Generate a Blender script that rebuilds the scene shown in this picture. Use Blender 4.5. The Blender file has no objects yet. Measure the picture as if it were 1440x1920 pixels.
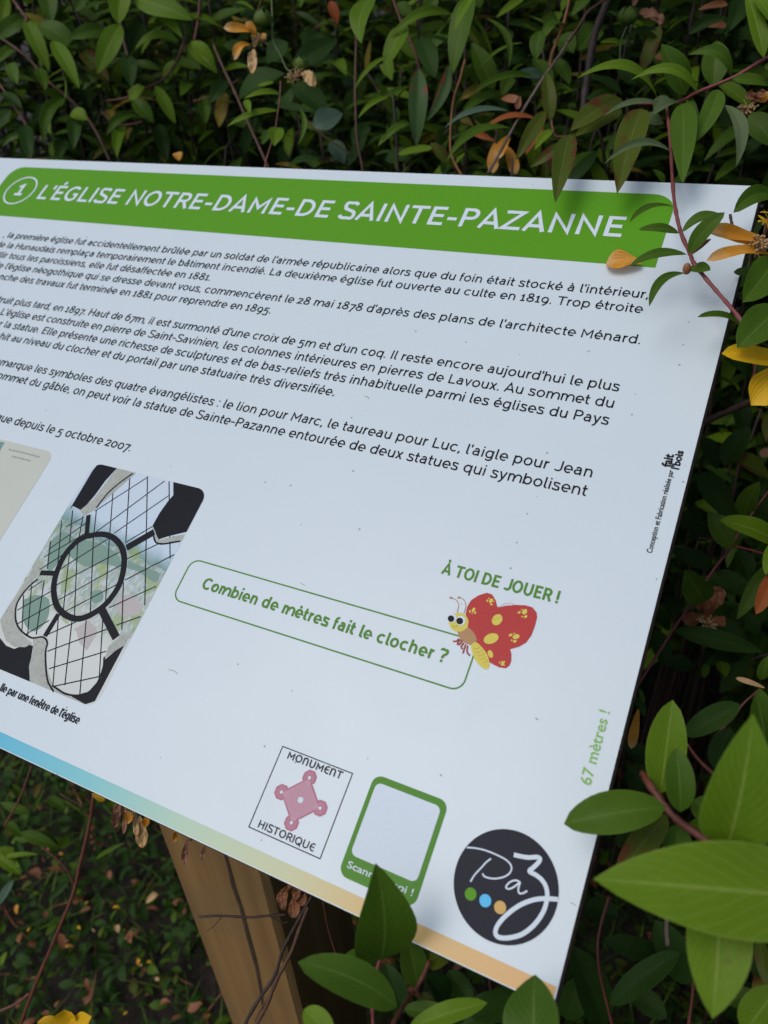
import bpy, math, random
import numpy as np
from mathutils import Vector, Matrix
sc = bpy.context.scene
COL = sc.collection
random.seed(7)
rng = np.random.default_rng(11)

# ------------------------------------------------------------------ camera, sky, sun, exposure
# Board frame: origin at the panel's top right corner, x right, y up the slope, z out of the face (metres).
RBC = np.array([[0.89582, 0.35993, -0.26071], [0.20768, -0.85764, -0.47045], [-0.39292, 0.36730, -0.84303]])   # board -> lens axes
T0 = np.array([0.21168, -0.18240, 0.42844])
# the panel's frame starts at its measured origin; shift so the corner is (0,0,0)
OFF = np.array([0.0493, 0.0903, 0.0]) * 0
TILT_C, TILT_S = 0.87657, 0.48128
PANEL_TOP = 0.42 * TILT_S + 0.80            # height of the upper edge over the ground
QBW = np.array([[1, 0, 0], [0, TILT_C, -TILT_S], [0, TILT_S, TILT_C]])
BORG = np.array([0, 0, PANEL_TOP])
FPX = 1435.0                                # focal length in photo pixels (1440 x 1920)
CAM = QBW @ (-RBC.T @ T0) + BORG
MCW = QBW @ RBC.T
cam_data = bpy.data.cameras.new('camera')
cam = bpy.data.objects.new('camera', cam_data)
COL.objects.link(cam)
m3 = MCW @ np.diag([1, -1, -1])
m4 = Matrix.Identity(4)
for i in range(3):
    for j in range(3):
        m4[i][j] = m3[i, j]
    m4[i][3] = CAM[i]
cam.matrix_world = m4
cam_data.sensor_fit = 'VERTICAL'
cam_data.sensor_height = 36.0
cam_data.sensor_width = 27.0
cam_data.lens = 36.0 * FPX / 1920
cam_data.clip_start = 0.02
cam_data.clip_end = 500
cam_data.dof.use_dof = True
cam_data.dof.focus_distance = 0.40
cam_data.dof.aperture_fstop = 10.5
sc.camera = cam

SUN_EL, SUN_AZ = math.radians(58), math.radians(215)      # azimuth clockwise from +Y (the hedge side)
world = bpy.data.worlds.new("World")
sc.world = world
world.use_nodes = True
wn = world.node_tree
bg = wn.nodes['Background']
sky = wn.nodes.new('ShaderNodeTexSky')
sky.sky_type = 'NISHITA'
sky.sun_disc = False
sky.sun_elevation = SUN_EL
sky.sun_rotation = SUN_AZ
sky.dust_density = 3.0
wn.links.new(sky.outputs[0], bg.inputs[0])
bg.inputs[1].default_value = 0.11
sl = bpy.data.lights.new('sun', 'SUN')
sl.energy = 0.9
sl.angle = math.radians(35)
sl.color = (0.98, 0.98, 1.0)
so = bpy.data.objects.new('sun', sl)
COL.objects.link(so)
sd = Vector((math.sin(SUN_AZ) * math.cos(SUN_EL), math.cos(SUN_AZ) * math.cos(SUN_EL), math.sin(SUN_EL)))
so.rotation_euler = sd.to_track_quat('Z', 'Y').to_euler()
so.location = sd * 5
sc.view_settings.view_transform = 'Standard'
sc.view_settings.look = 'None'
sc.view_settings.exposure = 0.08
sc.view_settings.gamma = 1.0

# ------------------------------------------------------------------ frames and helpers
def W(x, y, z=0.0):                         # board millimetres -> world
    return QBW @ (np.array([x, y, z]) / 1000.0) + BORG
def P(px, py, d):                           # a point on the sight line of a photo pixel, d metres deep
    return MCW @ (np.array([(px - 720) / FPX, (py - 960) / FPX, 1.0]) * d) + CAM
def B(px, py):                              # photo pixel -> board millimetres (on the face)
    d = RBC.T @ np.array([(px - 720) / FPX, (py - 960) / FPX, 1.0])
    o = -RBC.T @ T0
    p = o + d * (-o[2] / d[2])
    return p[0] * 1000, p[1] * 1000
def project(pts):                           # world points -> (px, py, depth)
    q = (np.asarray(pts) - CAM) @ MCW
    return 720 + FPX * q[:, 0] / q[:, 2], 960 + FPX * q[:, 1] / q[:, 2], q[:, 2]
def nrm(v):
    v = np.asarray(v, float)
    return v / max(np.linalg.norm(v), 1e-12)

def tag(o, label=None, cat=None, group=None, kind=None):
    if label: o['label'] = label
    if cat: o['category'] = cat
    if group: o['group'] = group
    if kind: o['kind'] = kind
    return o
def thing(name, label, cat, loc, group=None):
    o = bpy.data.objects.new(name, None)
    o.empty_display_size = 0.05
    o.location = [float(v) for v in loc]
    COL.objects.link(o)
    return tag(o, label, cat, group)
def obj(name, verts, faces, mat, parent=None, uv=None, smooth=True, mats=None, midx=None):
    me = bpy.data.meshes.new(name)
    verts = np.asarray(verts, float).reshape(-1, 3)
    o = bpy.data.objects.new(name, me)
    org = np.zeros(3)
    if parent is not None:
        p = parent
        while p is not None:
            org = org + np.array(p.location)
            p = p.parent
    me.from_pydata((verts - org).tolist(), [], faces)
    if mats:
        for m in mats: me.materials.append(m)
        me.polygons.foreach_set('material_index', np.asarray(midx, np.int32))
    else:
        me.materials.append(mat)
    if uv is not None:
        l = me.uv_layers.new(name='UVMap')
        vi = np.zeros(len(me.loops), np.int32)
        me.loops.foreach_get('vertex_index', vi)
        l.data.foreach_set('uv', np.asarray(uv, np.float32)[vi].ravel())
    if smooth:
        me.polygons.foreach_set('use_smooth', np.ones(len(me.polygons), bool))
    me.update()
    COL.objects.link(o)
    if parent is not None: o.parent = parent
    return o
class MB:                                   # collects pieces that become ONE mesh
    def __init__(s): s.v, s.f, s.uv, s.mi, s.n = [], [], [], [], 0
    def add(s, v, f, uv=None, mi=0):
        v = np.asarray(v, float).reshape(-1, 3)
        s.v.append(v)
        s.f += [[i + s.n for i in q] for q in f]
        s.uv.append(np.asarray(uv, float) if uv is not None else np.zeros((len(v), 2)))
        s.mi += [mi] * len(f)
        s.n += len(v)
    def build(s, name, mat, parent=None, smooth=True, mats=None):
        return obj(name, np.concatenate(s.v), s.f, mat, parent, np.concatenate(s.uv), smooth, mats, s.mi)

# ------------------------------------------------------------------ materials
def srgb(r, g, b):
    f = lambda c: (c / 255 / 12.92) if c / 255 <= 0.04045 else ((c / 255 + 0.055) / 1.055) ** 2.4
    return (f(r), f(g), f(b), 1)
def new_mat(name):
    m = bpy.data.materials.new(name)
    m.use_nodes = True
    nt = m.node_tree
    return m, nt, nt.nodes['Principled BSDF']
def N(nt, t, **kw):
    n = nt.nodes.new(t)
    for k, v in kw.items():
        setattr(n, k, v)
    return n
def mixc(nt, fac, a, b, mode='MIX'):
    n = N(nt, 'ShaderNodeMix', data_type='RGBA', blend_type=mode)
    for sock, val in ((n.inputs[0], fac), (n.inputs[6], a), (n.inputs[7], b)):
        if hasattr(val, 'links'): nt.links.new(val, sock)
        else: sock.default_value = val
    return n.outputs[2]
def mathn(nt, op, a, b=None, clamp=False):
    n = N(nt, 'ShaderNodeMath', operation=op, use_clamp=clamp)
    for sock, val in ((n.inputs[0], a), (n.inputs[1], b)):
        if val is None: continue
        if hasattr(val, 'links'): nt.links.new(val, sock)
        else: sock.default_value = val
    return n.outputs[0]
def ramp(nt, fac, stops, interp='LINEAR'):
    r = N(nt, 'ShaderNodeValToRGB')
    r.color_ramp.interpolation = interp
    while len(r.color_ramp.elements) < len(stops): r.color_ramp.elements.new(0.5)
    for e, (p, c) in zip(r.color_ramp.elements, stops):
        e.position = p
        e.color = c
    nt.links.new(fac, r.inputs[0])
    return r.outputs[0]
def noise(nt, scale, detail=3, vec=None, rough=0.5):
    n = N(nt, 'ShaderNodeTexNoise')
    n.inputs['Scale'].default_value = scale
    n.inputs['Detail'].default_value = detail
    n.inputs['Roughness'].default_value = rough
    if vec is not None: nt.links.new(vec, n.inputs['Vector'])
    return n.outputs['Fac']

def ink(name, col, rough=0.38):
    m, nt, b = new_mat(name)
    g = N(nt, 'ShaderNodeNewGeometry').outputs['Position']
    f = noise(nt, 900, 2, g)
    c2 = tuple(min(1, v * 1.12 + 0.004) for v in col[:3]) + (1,)
    nt.links.new(mixc(nt, f, col, c2), b.inputs['Base Color'])
    b.inputs['Roughness'].default_value = rough
    b.inputs['Specular IOR Level'].default_value = 0.09
    return m
def leaf_mat(name, col, col2, vein, rough=0.42, patch=None, trans=0.16, spec=0.14):
    m, nt, b = new_mat(name)
    geo = N(nt, 'ShaderNodeNewGeometry')
    oi = N(nt, 'ShaderNodeObjectInfo')
    uvn = N(nt, 'ShaderNodeUVMap')
    uvn.uv_map = 'UVMap'
    sp = N(nt, 'ShaderNodeSeparateXYZ')
    nt.links.new(uvn.outputs[0], sp.inputs[0])
    u, v = sp.outputs[0], sp.outputs[1]
    rnd = mathn(nt, 'FRACT', mathn(nt, 'ADD', geo.outputs['Random Per Island'], oi.outputs['Random']))
    n1 = noise(nt, 60, 4, geo.outputs['Position'])
    n2 = noise(nt, 420, 3, geo.outputs['Position'])
    f = mathn(nt, 'ADD', mathn(nt, 'MULTIPLY', rnd, 0.62), mathn(nt, 'MULTIPLY', n1, 0.5), True)
    c = mixc(nt, f, col, col2)
    c = mixc(nt, mathn(nt, 'MULTIPLY', n2, 0.35), c, tuple(x * 0.62 for x in col[:3]) + (1,))
    au = mathn(nt, 'ABSOLUTE', mathn(nt, 'SUBTRACT', u, 0.5))
    mid = mathn(nt, 'SUBTRACT', 1.0, mathn(nt, 'DIVIDE', au, 0.035), True)
    side = mathn(nt, 'SINE', mathn(nt, 'MULTIPLY', mathn(nt, 'SUBTRACT', v, mathn(nt, 'ADD', mathn(nt, 'MULTIPLY', au, 0.75), mathn(nt, 'MULTIPLY', n1, 0.10))), 62.0))
    side = mathn(nt, 'MULTIPLY', mathn(nt, 'SUBTRACT', side, 0.82, True), 1.3)
    vv = mathn(nt, 'ADD', mathn(nt, 'MULTIPLY', mid, 0.75), side, True)
    c = mixc(nt, vv, c, vein)
    edge = mathn(nt, 'MULTIPLY', mathn(nt, 'SUBTRACT', au, 0.455, True), 9.0, True)
    c = mixc(nt, edge, c, tuple(x * 0.8 for x in vein[:3]) + (1,))
    if patch:
        n3 = noise(nt, 55, 5, geo.outputs['Position'])
        pm = mathn(nt, 'MULTIPLY', mathn(nt, 'SUBTRACT', mathn(nt, 'ADD', n3, mathn(nt, 'MULTIPLY', au, 0.25)), 0.62, True), 12, True)
        c = mixc(nt, pm, c, patch)
    n6 = noise(nt, 230, 2, geo.outputs['Position'])
    spot = mathn(nt, 'MULTIPLY', mathn(nt, 'SUBTRACT', mathn(nt, 'ADD', n6, mathn(nt, 'MULTIPLY', n1, 0.25)), 0.85, True), 14, True)
    c = mixc(nt, mathn(nt, 'MULTIPLY', spot, 0.7), c, (0.09, 0.055, 0.02, 1))
    under = mixc(nt, 0.30, c, (0.11, 0.17, 0.06, 1))
    c = mixc(nt, geo.outputs['Backfacing'], c, under)
    nt.links.new(c, b.inputs['Base Color'])
    b.inputs['Roughness'].default_value = rough
    nt.links.new(mathn(nt, 'ADD', rough - 0.08, mathn(nt, 'MULTIPLY', n1, 0.22)), b.inputs['Roughness'])
    b.inputs['Specular IOR Level'].default_value = spec
    bp = N(nt, 'ShaderNodeBump')
    bp.inputs['Strength'].default_value = 0.35
    bp.inputs['Distance'].default_value = 0.0006
    nt.links.new(mathn(nt, 'SUBTRACT', mathn(nt, 'MULTIPLY', n2, 0.4), vv), bp.inputs['Height'])
    nt.links.new(bp.outputs[0], b.inputs['Normal'])
    tr = N(nt, 'ShaderNodeBsdfTranslucent')
    nt.links.new(mixc(nt, 0.5, c, tuple(min(1, x * 1.7) for x in col2[:3]) + (1,)), tr.inputs[0])
    mx = N(nt, 'ShaderNodeMixShader')
    mx.inputs[0].default_value = trans
    out = nt.nodes['Material Output']
    nt.links.new(b.outputs[0], mx.inputs[1])
    nt.links.new(tr.outputs[0], mx.inputs[2])
    nt.links.new(mx.outputs[0], out.inputs[0])
    return m
def petal_mat(name, col, col2, tipc, trans=0.25, rough=0.5):
    m, nt, b = new_mat(name)
    geo = N(nt, 'ShaderNodeNewGeometry')
    uvn = N(nt, 'ShaderNodeUVMap')
    uvn.uv_map = 'UVMap'
    sp = N(nt, 'ShaderNodeSeparateXYZ')
    nt.links.new(uvn.outputs[0], sp.inputs[0])
    n1 = noise(nt, 140, 4, geo.outputs['Position'])
    w = mathn(nt, 'SINE', mathn(nt, 'ADD', mathn(nt, 'MULTIPLY', sp.outputs[0], 60.0), mathn(nt, 'MULTIPLY', n1, 6.0)))
    c = mixc(nt, n1, col, col2)
    c = mixc(nt, mathn(nt, 'MULTIPLY', mathn(nt, 'ADD', w, 1.0), 0.13), c, tuple(x * 0.5 for x in col[:3]) + (1,))
    tipf = mathn(nt, 'MULTIPLY', mathn(nt, 'SUBTRACT', mathn(nt, 'ADD', sp.outputs[1], mathn(nt, 'MULTIPLY', n1, 0.5)), 0.95, True), 3.0, True)
    c = mixc(nt, tipf, c, tipc)
    nt.links.new(c, b.inputs['Base Color'])
    b.inputs['Roughness'].default_value = rough
    bp = N(nt, 'ShaderNodeBump')
    bp.inputs['Strength'].default_value = 0.5
    bp.inputs['Distance'].default_value = 0.0008
    nt.links.new(mathn(nt, 'ADD', n1, mathn(nt, 'MULTIPLY', w, 0.15)), bp.inputs['Height'])
    nt.links.new(bp.outputs[0], b.inputs['Normal'])
    tr = N(nt, 'ShaderNodeBsdfTranslucent')
    nt.links.new(c, tr.inputs[0])
    mx = N(nt, 'ShaderNodeMixShader')
    mx.inputs[0].default_value = trans
    nt.links.new(b.outputs[0], mx.inputs[1])
    nt.links.new(tr.outputs[0], mx.inputs[2])
    nt.links.new(mx.outputs[0], nt.nodes['Material Output'].inputs[0])
    return m
def bark_mat(name, a, c2, rough=0.6, scale=260):
    m, nt, b = new_mat(name)
    geo = N(nt, 'ShaderNodeNewGeometry')
    mp = N(nt, 'ShaderNodeMapping')
    mp.inputs['Scale'].default_value = (1, 1, 0.45)
    nt.links.new(geo.outputs['Position'], mp.inputs[0])
    f = noise(nt, scale, 5, mp.outputs[0], 0.65)
    nt.links.new(mixc(nt, mathn(nt, 'MULTIPLY', mathn(nt, 'SUBTRACT', f, 0.3, True), 2.4, True), a, c2), b.inputs['Base Color'])
    b.inputs['Roughness'].default_value = rough
    bp = N(nt, 'ShaderNodeBump')
    bp.inputs['Strength'].default_value = 0.6
    bp.inputs['Distance'].default_value = 0.0008
    nt.links.new(f, bp.inputs['Height'])
    nt.links.new(bp.outputs[0], b.inputs['Normal'])
    return m
M = {}
M['bright'] = leaf_mat('fresh_leaf', (0.088, 0.175, 0.007, 1), (0.145, 0.245, 0.010, 1), (0.24, 0.33, 0.06, 1), trans=0.2)
M['mid'] = leaf_mat('green_leaf', (0.042, 0.096, 0.007, 1), (0.078, 0.150, 0.010, 1), (0.13, 0.20, 0.035, 1))
M['dark'] = leaf_mat('old_shaded_leaf', (0.014, 0.040, 0.006, 1), (0.032, 0.074, 0.010, 1), (0.034, 0.070, 0.020, 1), rough=0.48, trans=0.05, spec=0.10)  # older leaves, base colour lowered further to hold the shade inside the bushes
M['olive'] = leaf_mat('olive_leaf', (0.056, 0.082, 0.006, 1), (0.086, 0.115, 0.009, 1), (0.13, 0.15, 0.05, 1), patch=(0.10, 0.035, 0.012, 1))
M['pale'] = leaf_mat('pale_leaf', (0.085, 0.130, 0.055, 1), (0.13, 0.18, 0.075, 1), (0.17, 0.22, 0.11, 1))
M['grey'] = leaf_mat('greyish_leaf', (0.075, 0.135, 0.085, 1), (0.10, 0.165, 0.105, 1), (0.05, 0.09, 0.06, 1))
M['spotted'] = leaf_mat('red_spotted_leaf', (0.036, 0.085, 0.022, 1), (0.055, 0.115, 0.03, 1), (0.09, 0.14, 0.05, 1), patch=(0.17, 0.05, 0.03, 1))
M['yellow'] = leaf_mat('yellowed_leaf', (0.16, 0.15, 0.02, 1), (0.30, 0.22, 0.03, 1), (0.30, 0.24, 0.07, 1), patch=(0.16, 0.06, 0.02, 1), trans=0.25)
M['red'] = leaf_mat('reddened_leaf', (0.30, 0.05, 0.018, 1), (0.40, 0.13, 0.03, 1), (0.40, 0.16, 0.05, 1), trans=0.25)
M['petal_orange'] = petal_mat('orange_petal', (0.72, 0.27, 0.015, 1), (0.85, 0.42, 0.04, 1), (0.80, 0.52, 0.24, 1))
M['petal_yellow'] = petal_mat('yellow_petal', (0.80, 0.44, 0.004, 1), (0.90, 0.58, 0.010, 1), (0.85, 0.5, 0.006, 1))
M['petal_cream'] = petal_mat('bleached_petal', (0.72, 0.42, 0.14, 1), (0.82, 0.60, 0.34, 1), (0.78, 0.48, 0.18, 1))
M['petal_brown'] = petal_mat('withered_petal', (0.24, 0.075, 0.03, 1), (0.40, 0.17, 0.06, 1), (0.32, 0.15, 0.08, 1))
M['petal_pink'] = petal_mat('pinkish_withered_petal', (0.32, 0.12, 0.07, 1), (0.45, 0.24, 0.13, 1), (0.34, 0.16, 0.10, 1))
M['stem_red'] = bark_mat('red_stem', (0.105, 0.028, 0.018, 1), (0.17, 0.055, 0.030, 1), 0.5)
M['stem_pink'] = bark_mat('pink_stem', (0.165, 0.030, 0.034, 1), (0.23, 0.065, 0.055, 1), 0.5)
M['stem_brown'] = bark_mat('brown_stem', (0.060, 0.027, 0.014, 1), (0.13, 0.062, 0.032, 1))
M['stem_orange'] = bark_mat('orange_stem', (0.22, 0.085, 0.022, 1), (0.30, 0.13, 0.035, 1), 0.5)
M['stem_grey'] = bark_mat('grey_stem', (0.10, 0.07, 0.05, 1), (0.20, 0.15, 0.11, 1))
M['stem_dark'] = bark_mat('dark_stem', (0.022, 0.013, 0.010, 1), (0.065, 0.038, 0.026, 1))
M['stem_green'] = bark_mat('green_stem', (0.075, 0.12, 0.025, 1), (0.11, 0.16, 0.035, 1), 0.5)
M['calyx'] = leaf_mat('calyx_green', (0.085, 0.15, 0.025, 1), (0.13, 0.20, 0.035, 1), (0.17, 0.23, 0.06, 1))
M['stamen'] = bark_mat('stamen_tan', (0.45, 0.28, 0.11, 1), (0.58, 0.40, 0.20, 1), 0.7, 900)
M['stamen_yellow'] = bark_mat('stamen_yellow', (0.62, 0.42, 0.03, 1), (0.70, 0.52, 0.06, 1), 0.6, 900)

# ------------------------------------------------------------------ plant geometry
def smooth_path(pts, n=6):
    p = np.asarray(pts, float)
    if len(p) < 3:
        return np.array([p[0] + (p[-1] - p[0]) * t for t in np.linspace(0, 1, n + 1)])
    q = np.vstack([2 * p[0] - p[1], p, 2 * p[-1] - p[-2]])
    out = []
    for i in range(1, len(q) - 2):
        a, b, c, d = q[i - 1], q[i], q[i + 1], q[i + 2]
        for t in np.linspace(0, 1, n, endpoint=False):
            out.append(0.5 * ((2 * b) + (c - a) * t + (2 * a - 5 * b + 4 * c - d) * t * t + (3 * b - a - 3 * c + d) * t ** 3))
    out.append(p[-1])
    return np.array(out)
def tube(pts, r0, r1=None, sides=8, knots=True, seed=0):
    pts = np.asarray(pts, float)
    r1 = r0 if r1 is None else r1
    n = len(pts)
    rs = np.linspace(r0, r1, n)
    if knots:
        rr = np.random.default_rng(seed + n)
        rs = rs * (1 + 0.10 * rr.standard_normal(n).clip(-1.2, 2))
    v, f, uv = [], [], []
    t = np.gradient(pts, axis=0)
    up = np.array([0.3, 0.2, 1.0])
    for i in range(n):
        a = nrm(t[i])
        s = nrm(np.cross(a, up)) if abs(a @ nrm(up)) < 0.98 else nrm(np.cross(a, [1, 0, 0]))
        b2 = np.cross(s, a)
        for k in range(sides):
            an = 2 * math.pi * k / sides
            v.append(pts[i] + rs[i] * (math.cos(an) * s + math.sin(an) * b2))
            uv.append((k / sides, i / n))
    for i in range(n - 1):
        for k in range(sides):
            k2 = (k + 1) % sides
            f.append([i * sides + k, i * sides + k2, (i + 1) * sides + k2, (i + 1) * sides + k])
    f.append(list(range(sides))[::-1])
    f.append([(n - 1) * sides + k for k in range(sides)])
    return np.array(v), f, np.array(uv)
def blade(base, tip, width, normal, bend=0.08, curve=0.0, fold=0.22, nl=12, na=6, prof='leaf', wavy=0.05, tiproll=0.0, rs=None):
    base, tip = np.asarray(base, float), np.asarray(tip, float)
    ax = tip - base
    L = np.linalg.norm(ax)
    a = ax / L
    n = nrm(normal - a * (normal @ a))
    s = np.cross(a, n)
    rs = rs or random
    ph = rs.uniform(0, 6.28)
    v, uv, f = [], [], []
    for i in range(nl + 1):
        t = i / nl
        if prof == 'leaf':
            w = (t ** 0.62) * ((1 - t) ** 0.66) / 0.4120
            w = max(w, 0.045 * (1 - t))
        elif prof == 'lance':
            w = (t ** 0.66) * ((1 - t) ** 0.88) / 0.3530
            w = max(w, 0.045 * (1 - t))
        elif prof == 'ovate':
            w = (t ** 0.48) * ((1 - t) ** 0.95) / 0.3960
        elif prof == 'petal':
            w = (t ** 0.75 + 0.10) * ((1 - t ** 3.2) ** 0.6) / 0.86
        else:
            w = math.sin(math.pi * t) ** 0.7
        c = base + ax * t + n * (bend * L * 4 * t * (1 - t)) + s * (curve * L * 4 * t * (1 - t))
        c = c - n * (tiproll * L * max(0, t - 0.6) ** 2)
        for j in range(na + 1):
            u = j / na - 0.5
            h = fold * abs(u) * 2 * w * width * 0.5 + wavy * width * math.sin(7.0 * t + ph + 2.5 * u) * abs(u) * 2 * w
            if wavy > 0.2: h += wavy * width * 0.45 * (math.sin(15 * t + 9 * u + ph) * math.sin(11 * u + 2 * ph) + 0.6 * math.sin(23 * t - 7 * u + 3 * ph)) * min(1, 3 * t)
            v.append(c + s * (u * w * width) + n * h)
            uv.append((j / na, t))
    for i in range(nl):
        for j in range(na):
            f.append([i * (na + 1) + j, i * (na + 1) + j + 1, (i + 1) * (na + 1) + j + 1, (i + 1) * (na + 1) + j])
    return np.array(v), f, np.array(uv)
def facing(p, cam_w=0.62, up_w=0.5, jitter=0.16):
    q = nrm(CAM - p) * cam_w + np.array([0, 0, 1.0]) * up_w
    return nrm(q + rng.normal(0, jitter, 3))
def hero_leaf(parent, b, t, w, d, mat='mid', bend=0.08, curve=0.0, fold=None, name='leaf', prof='leaf', cw=0.62, label=None, jitter=0.14, wavy=0.05):
    d0, d1 = d if isinstance(d, tuple) else (d, d)
    if curve < 0 and t[0] < b[0] and b[0] - t[0] > 0.8 * abs(t[1] - b[1]): curve = -curve      # drooping leaves arch upward
    pb, pt = P(b[0], b[1], d0), P(t[0], t[1], d1)
    n = facing((pb + pt) / 2, cw, 1.1 - cw, jitter)
    wd = w * (d0 + d1) / 2 / FPX
    a = nrm(pt - pb)
    nn = nrm(n - a * (n @ a))
    vis = abs(nn @ nrm(CAM - pb))
    wd = wd * 0.84 / max(vis, 0.75)
    if prof == 'leaf' and d0 > 0.43: prof, wd = 'lance', wd * 0.98
    v, f, uv = blade(pb, pt, wd, n, bend, curve, random.uniform(0.16, 0.36) if fold is None else fold, 18 if wavy > 0.2 else 12, 10 if wavy > 0.2 else 6, prof=prof, wavy=wavy)
    o = obj(name, v, f, M[mat], parent, uv)
    if label: o['label'] = label
    return o
def hero_stem(parent, pts, r, d, mat='stem_brown', name='stem', r1=None):
    n = len(pts)
    ds = d if isinstance(d, (list, tuple)) else [d, d]
    dd = np.interp(np.linspace(0, 1, n), np.linspace(0, 1, len(ds)), ds)
    w = [P(x, y, z) for (x, y), z in zip(pts, dd)]
    rr = r * 0.80 * dd.mean() / FPX
    path = smooth_path(w, 6)
    v, f, uv = tube(path, rr, rr if r1 is None else r1 * dd.mean() / FPX, seed=int(pts[0][0]))
    return obj(name, v, f, M[mat], parent, uv)
# ------------------------------------------------------------------ lettering: a geometric sans drawn with strokes
def arc(cx, cy, rx, ry, a0, a1, n=14):
    return [(cx + rx * math.cos(math.radians(a)), cy + ry * math.sin(math.radians(a))) for a in np.linspace(a0, a1, n)]
def spl(pts, n=5):
    q = smooth_path([(x, y, 0) for x, y in pts], n)
    return [(a, b) for a, b, _ in q]
def glyph(ch, h):
    X, C = 520, 710
    ry = 265 - h
    acc = {'é': ('e', 1), 'è': ('e', 2), 'ê': ('e', 3), 'û': ('u', 3), 'â': ('a', 3), 'à': ('a', 2), 'ç': ('c', 4), 'É': ('E', 1), 'À': ('A', 2)}
    if ch in acc:
        b, k = acc[ch]
        st, w = glyph(b, h)
        y = (C if b.isupper() else X) + 60
        m = w / 2
        st = list(st)
        if k == 1: st.append([(m - 30, y), (m + 60, y + 130)])
        if k == 2: st.append([(m + 30, y), (m - 60, y + 130)])
        if k == 3: st.append([(m - 100, y), (m, y + 120), (m + 100, y)])
        if k == 4: st.append([(m + 20, 0), (m + 10, -70), (m + 60, -120), (m + 20, -180), (m - 50, -180)])
        return st, w
    if ch == 'a': return [[(455 - h, 0), (455 - h, 330)] + arc(275, 330, 180 - h, 200 - h, 0, 150), [(455 - h, 310), (230, 305)] + arc(225, 155 + h / 2, 180 - h, 150 - h / 2, 95, 265) + [(330, 30 + h), (455 - h, 130)]], 545
    if ch == 'b': return [[(70 + h, 0), (70 + h, C)], arc(310, 260, 245 - h, 270 - h, 0, 360, 30)], 604
    if ch == 'd': return [[(534 - h, 0), (534 - h, C)], arc(294, 260, 245 - h, 270 - h, 0, 360, 30)], 604
    if ch == 'p': return [[(70 + h, -190), (70 + h, X)], arc(310, 260, 245 - h, 270 - h, 0, 360, 30)], 604
    if ch == 'q': return [[(534 - h, -190), (534 - h, X)], arc(294, 260, 245 - h, 270 - h, 0, 360, 30)], 604
    if ch == 'c': return [arc(305, 260, 260 - h, 270 - h, 48, 312, 24)], 550
    if ch == 'e': return [[(60 + h, 245), (510 - h * .3, 245)] + arc(285, 260, 240 - h, 270 - h, 0, 312, 28)[0:]], 568
    if ch == 'f': return [[(115, 0), (115, 560)] + arc(225, 560, 110, 170 - h, 180, 70, 8), [(25, 505 - h), (250, 505 - h)]], 295
    if ch == 'g': return [[(534 - h, X), (534 - h, 0)] + arc(304, 0, 230 - h, 205 - h, 0, -148, 14), arc(294, 260, 245 - h, 270 - h, 0, 360, 30)], 608
    if ch == 'h': return [[(70 + h, 0), (70 + h, C)], [(70 + h, 260)] + arc(288, 290, 218 - h, 240 - h, 180, 0, 16) + [(506 - h, 0)]], 576
    if ch == 'n': return [[(70 + h, 0), (70 + h, X)], [(70 + h, 260)] + arc(288, 290, 218 - h, 240 - h, 180, 0, 16) + [(506 - h, 0)]], 574
    if ch == 'm': return [[(70 + h, 0), (70 + h, X)], [(70 + h, 260)] + arc(260, 300, 190 - h, 230 - h, 180, 0, 14) + [(450 - h, 0)], [(450 - h, 260)] + arc(630, 300, 180, 230 - h, 180, 0, 14) + [(810, 0)]], 878
    if ch == 'u': return [[(504 - h, 0), (504 - h, X)], [(65 + h, X)] + arc(284, 230, 219 - h, 240 - h, 180, 360, 16) + [(504 - h, 300)]], 572
    if ch == 'r': return [[(70 + h, 0), (70 + h, X)], [(70 + h, 230)] + arc(325, 270, 255 - h, 250 - h, 180, 92, 10)], 355
    if ch == 'i': return [[(118, 0), (118, X)], [(118, 625), (118, 625 + 2.0 * h)]], 236
    if ch == 'j': return [[(122, X), (122, -80)] + arc(20, -80, 102, 130 - h, 0, -90, 8), [(122, 625), (122, 625 + 2.0 * h)]], 239
    if ch == 'l': return [[(70 + h, C), (70 + h, 110)] + arc(70 + h + 95, 110, 95, 115 - h, 180, 290, 8)], 264
    if ch == 'k': return [[(70 + h, 0), (70 + h, C)], [(440, X), (130, 215)], [(230, 310), (465, 0)]], 509
    if ch == 'o': return [arc(296, 260, 250 - h, 270 - h, 0, 360, 30)], 592
    if ch == 's': return [spl([(420, 425), (340, 490 - h * .6), (235, 530 - h), (120, 480), (90 + h * .5, 400), (150, 315), (250, 270), (365, 220), (425 - h * .5, 145), (370, 40), (250, h - 10), (130, 40), (50, 110)])], 486
    if ch == 't': return [[(135, 670), (135, 120)] + arc(235, 120, 100, 125 - h, 180, 300, 9), [(25, 505 - h), (290, 505 - h)]], 325
    if ch == 'v': return [[(20 + h, X), (245, h * .7), (470 - h, X)]], 490
    if ch == 'x': return [[(30 + h, X), (455 - h, 0)], [(455 - h, X), (30 + h, 0)]], 484
    if ch == 'y': return [[(20 + h, X), (255, 30)], [(475 - h, X), (255, 30), (190, -110), (130, -165), (60, -160)]], 497
    if ch == 'z': return [[(45, X - h), (420, X - h), (50, h), (430, h)]], 476
    if ch == 'A': return [[(15 + h, 0), (335, C - h * .5), (655 - h, 0)], [(130, 200), (540, 200)]], 671
    if ch == 'C': return [arc(395, 355, 335 - h, 365 - h, 46, 314, 26)], 693
    if ch == 'D': return [[(82 + h, h), (82 + h, C - h), (300, C - h)] + arc(300, 355, 350 - h, 355 - h, 90, -90, 20) + [(82 + h, h)]], 708
    if ch == 'E': return [[(530, C - h), (82 + h, C - h), (82 + h, h), (540, h)], [(82, 365), (490, 365)]], 587
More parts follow.
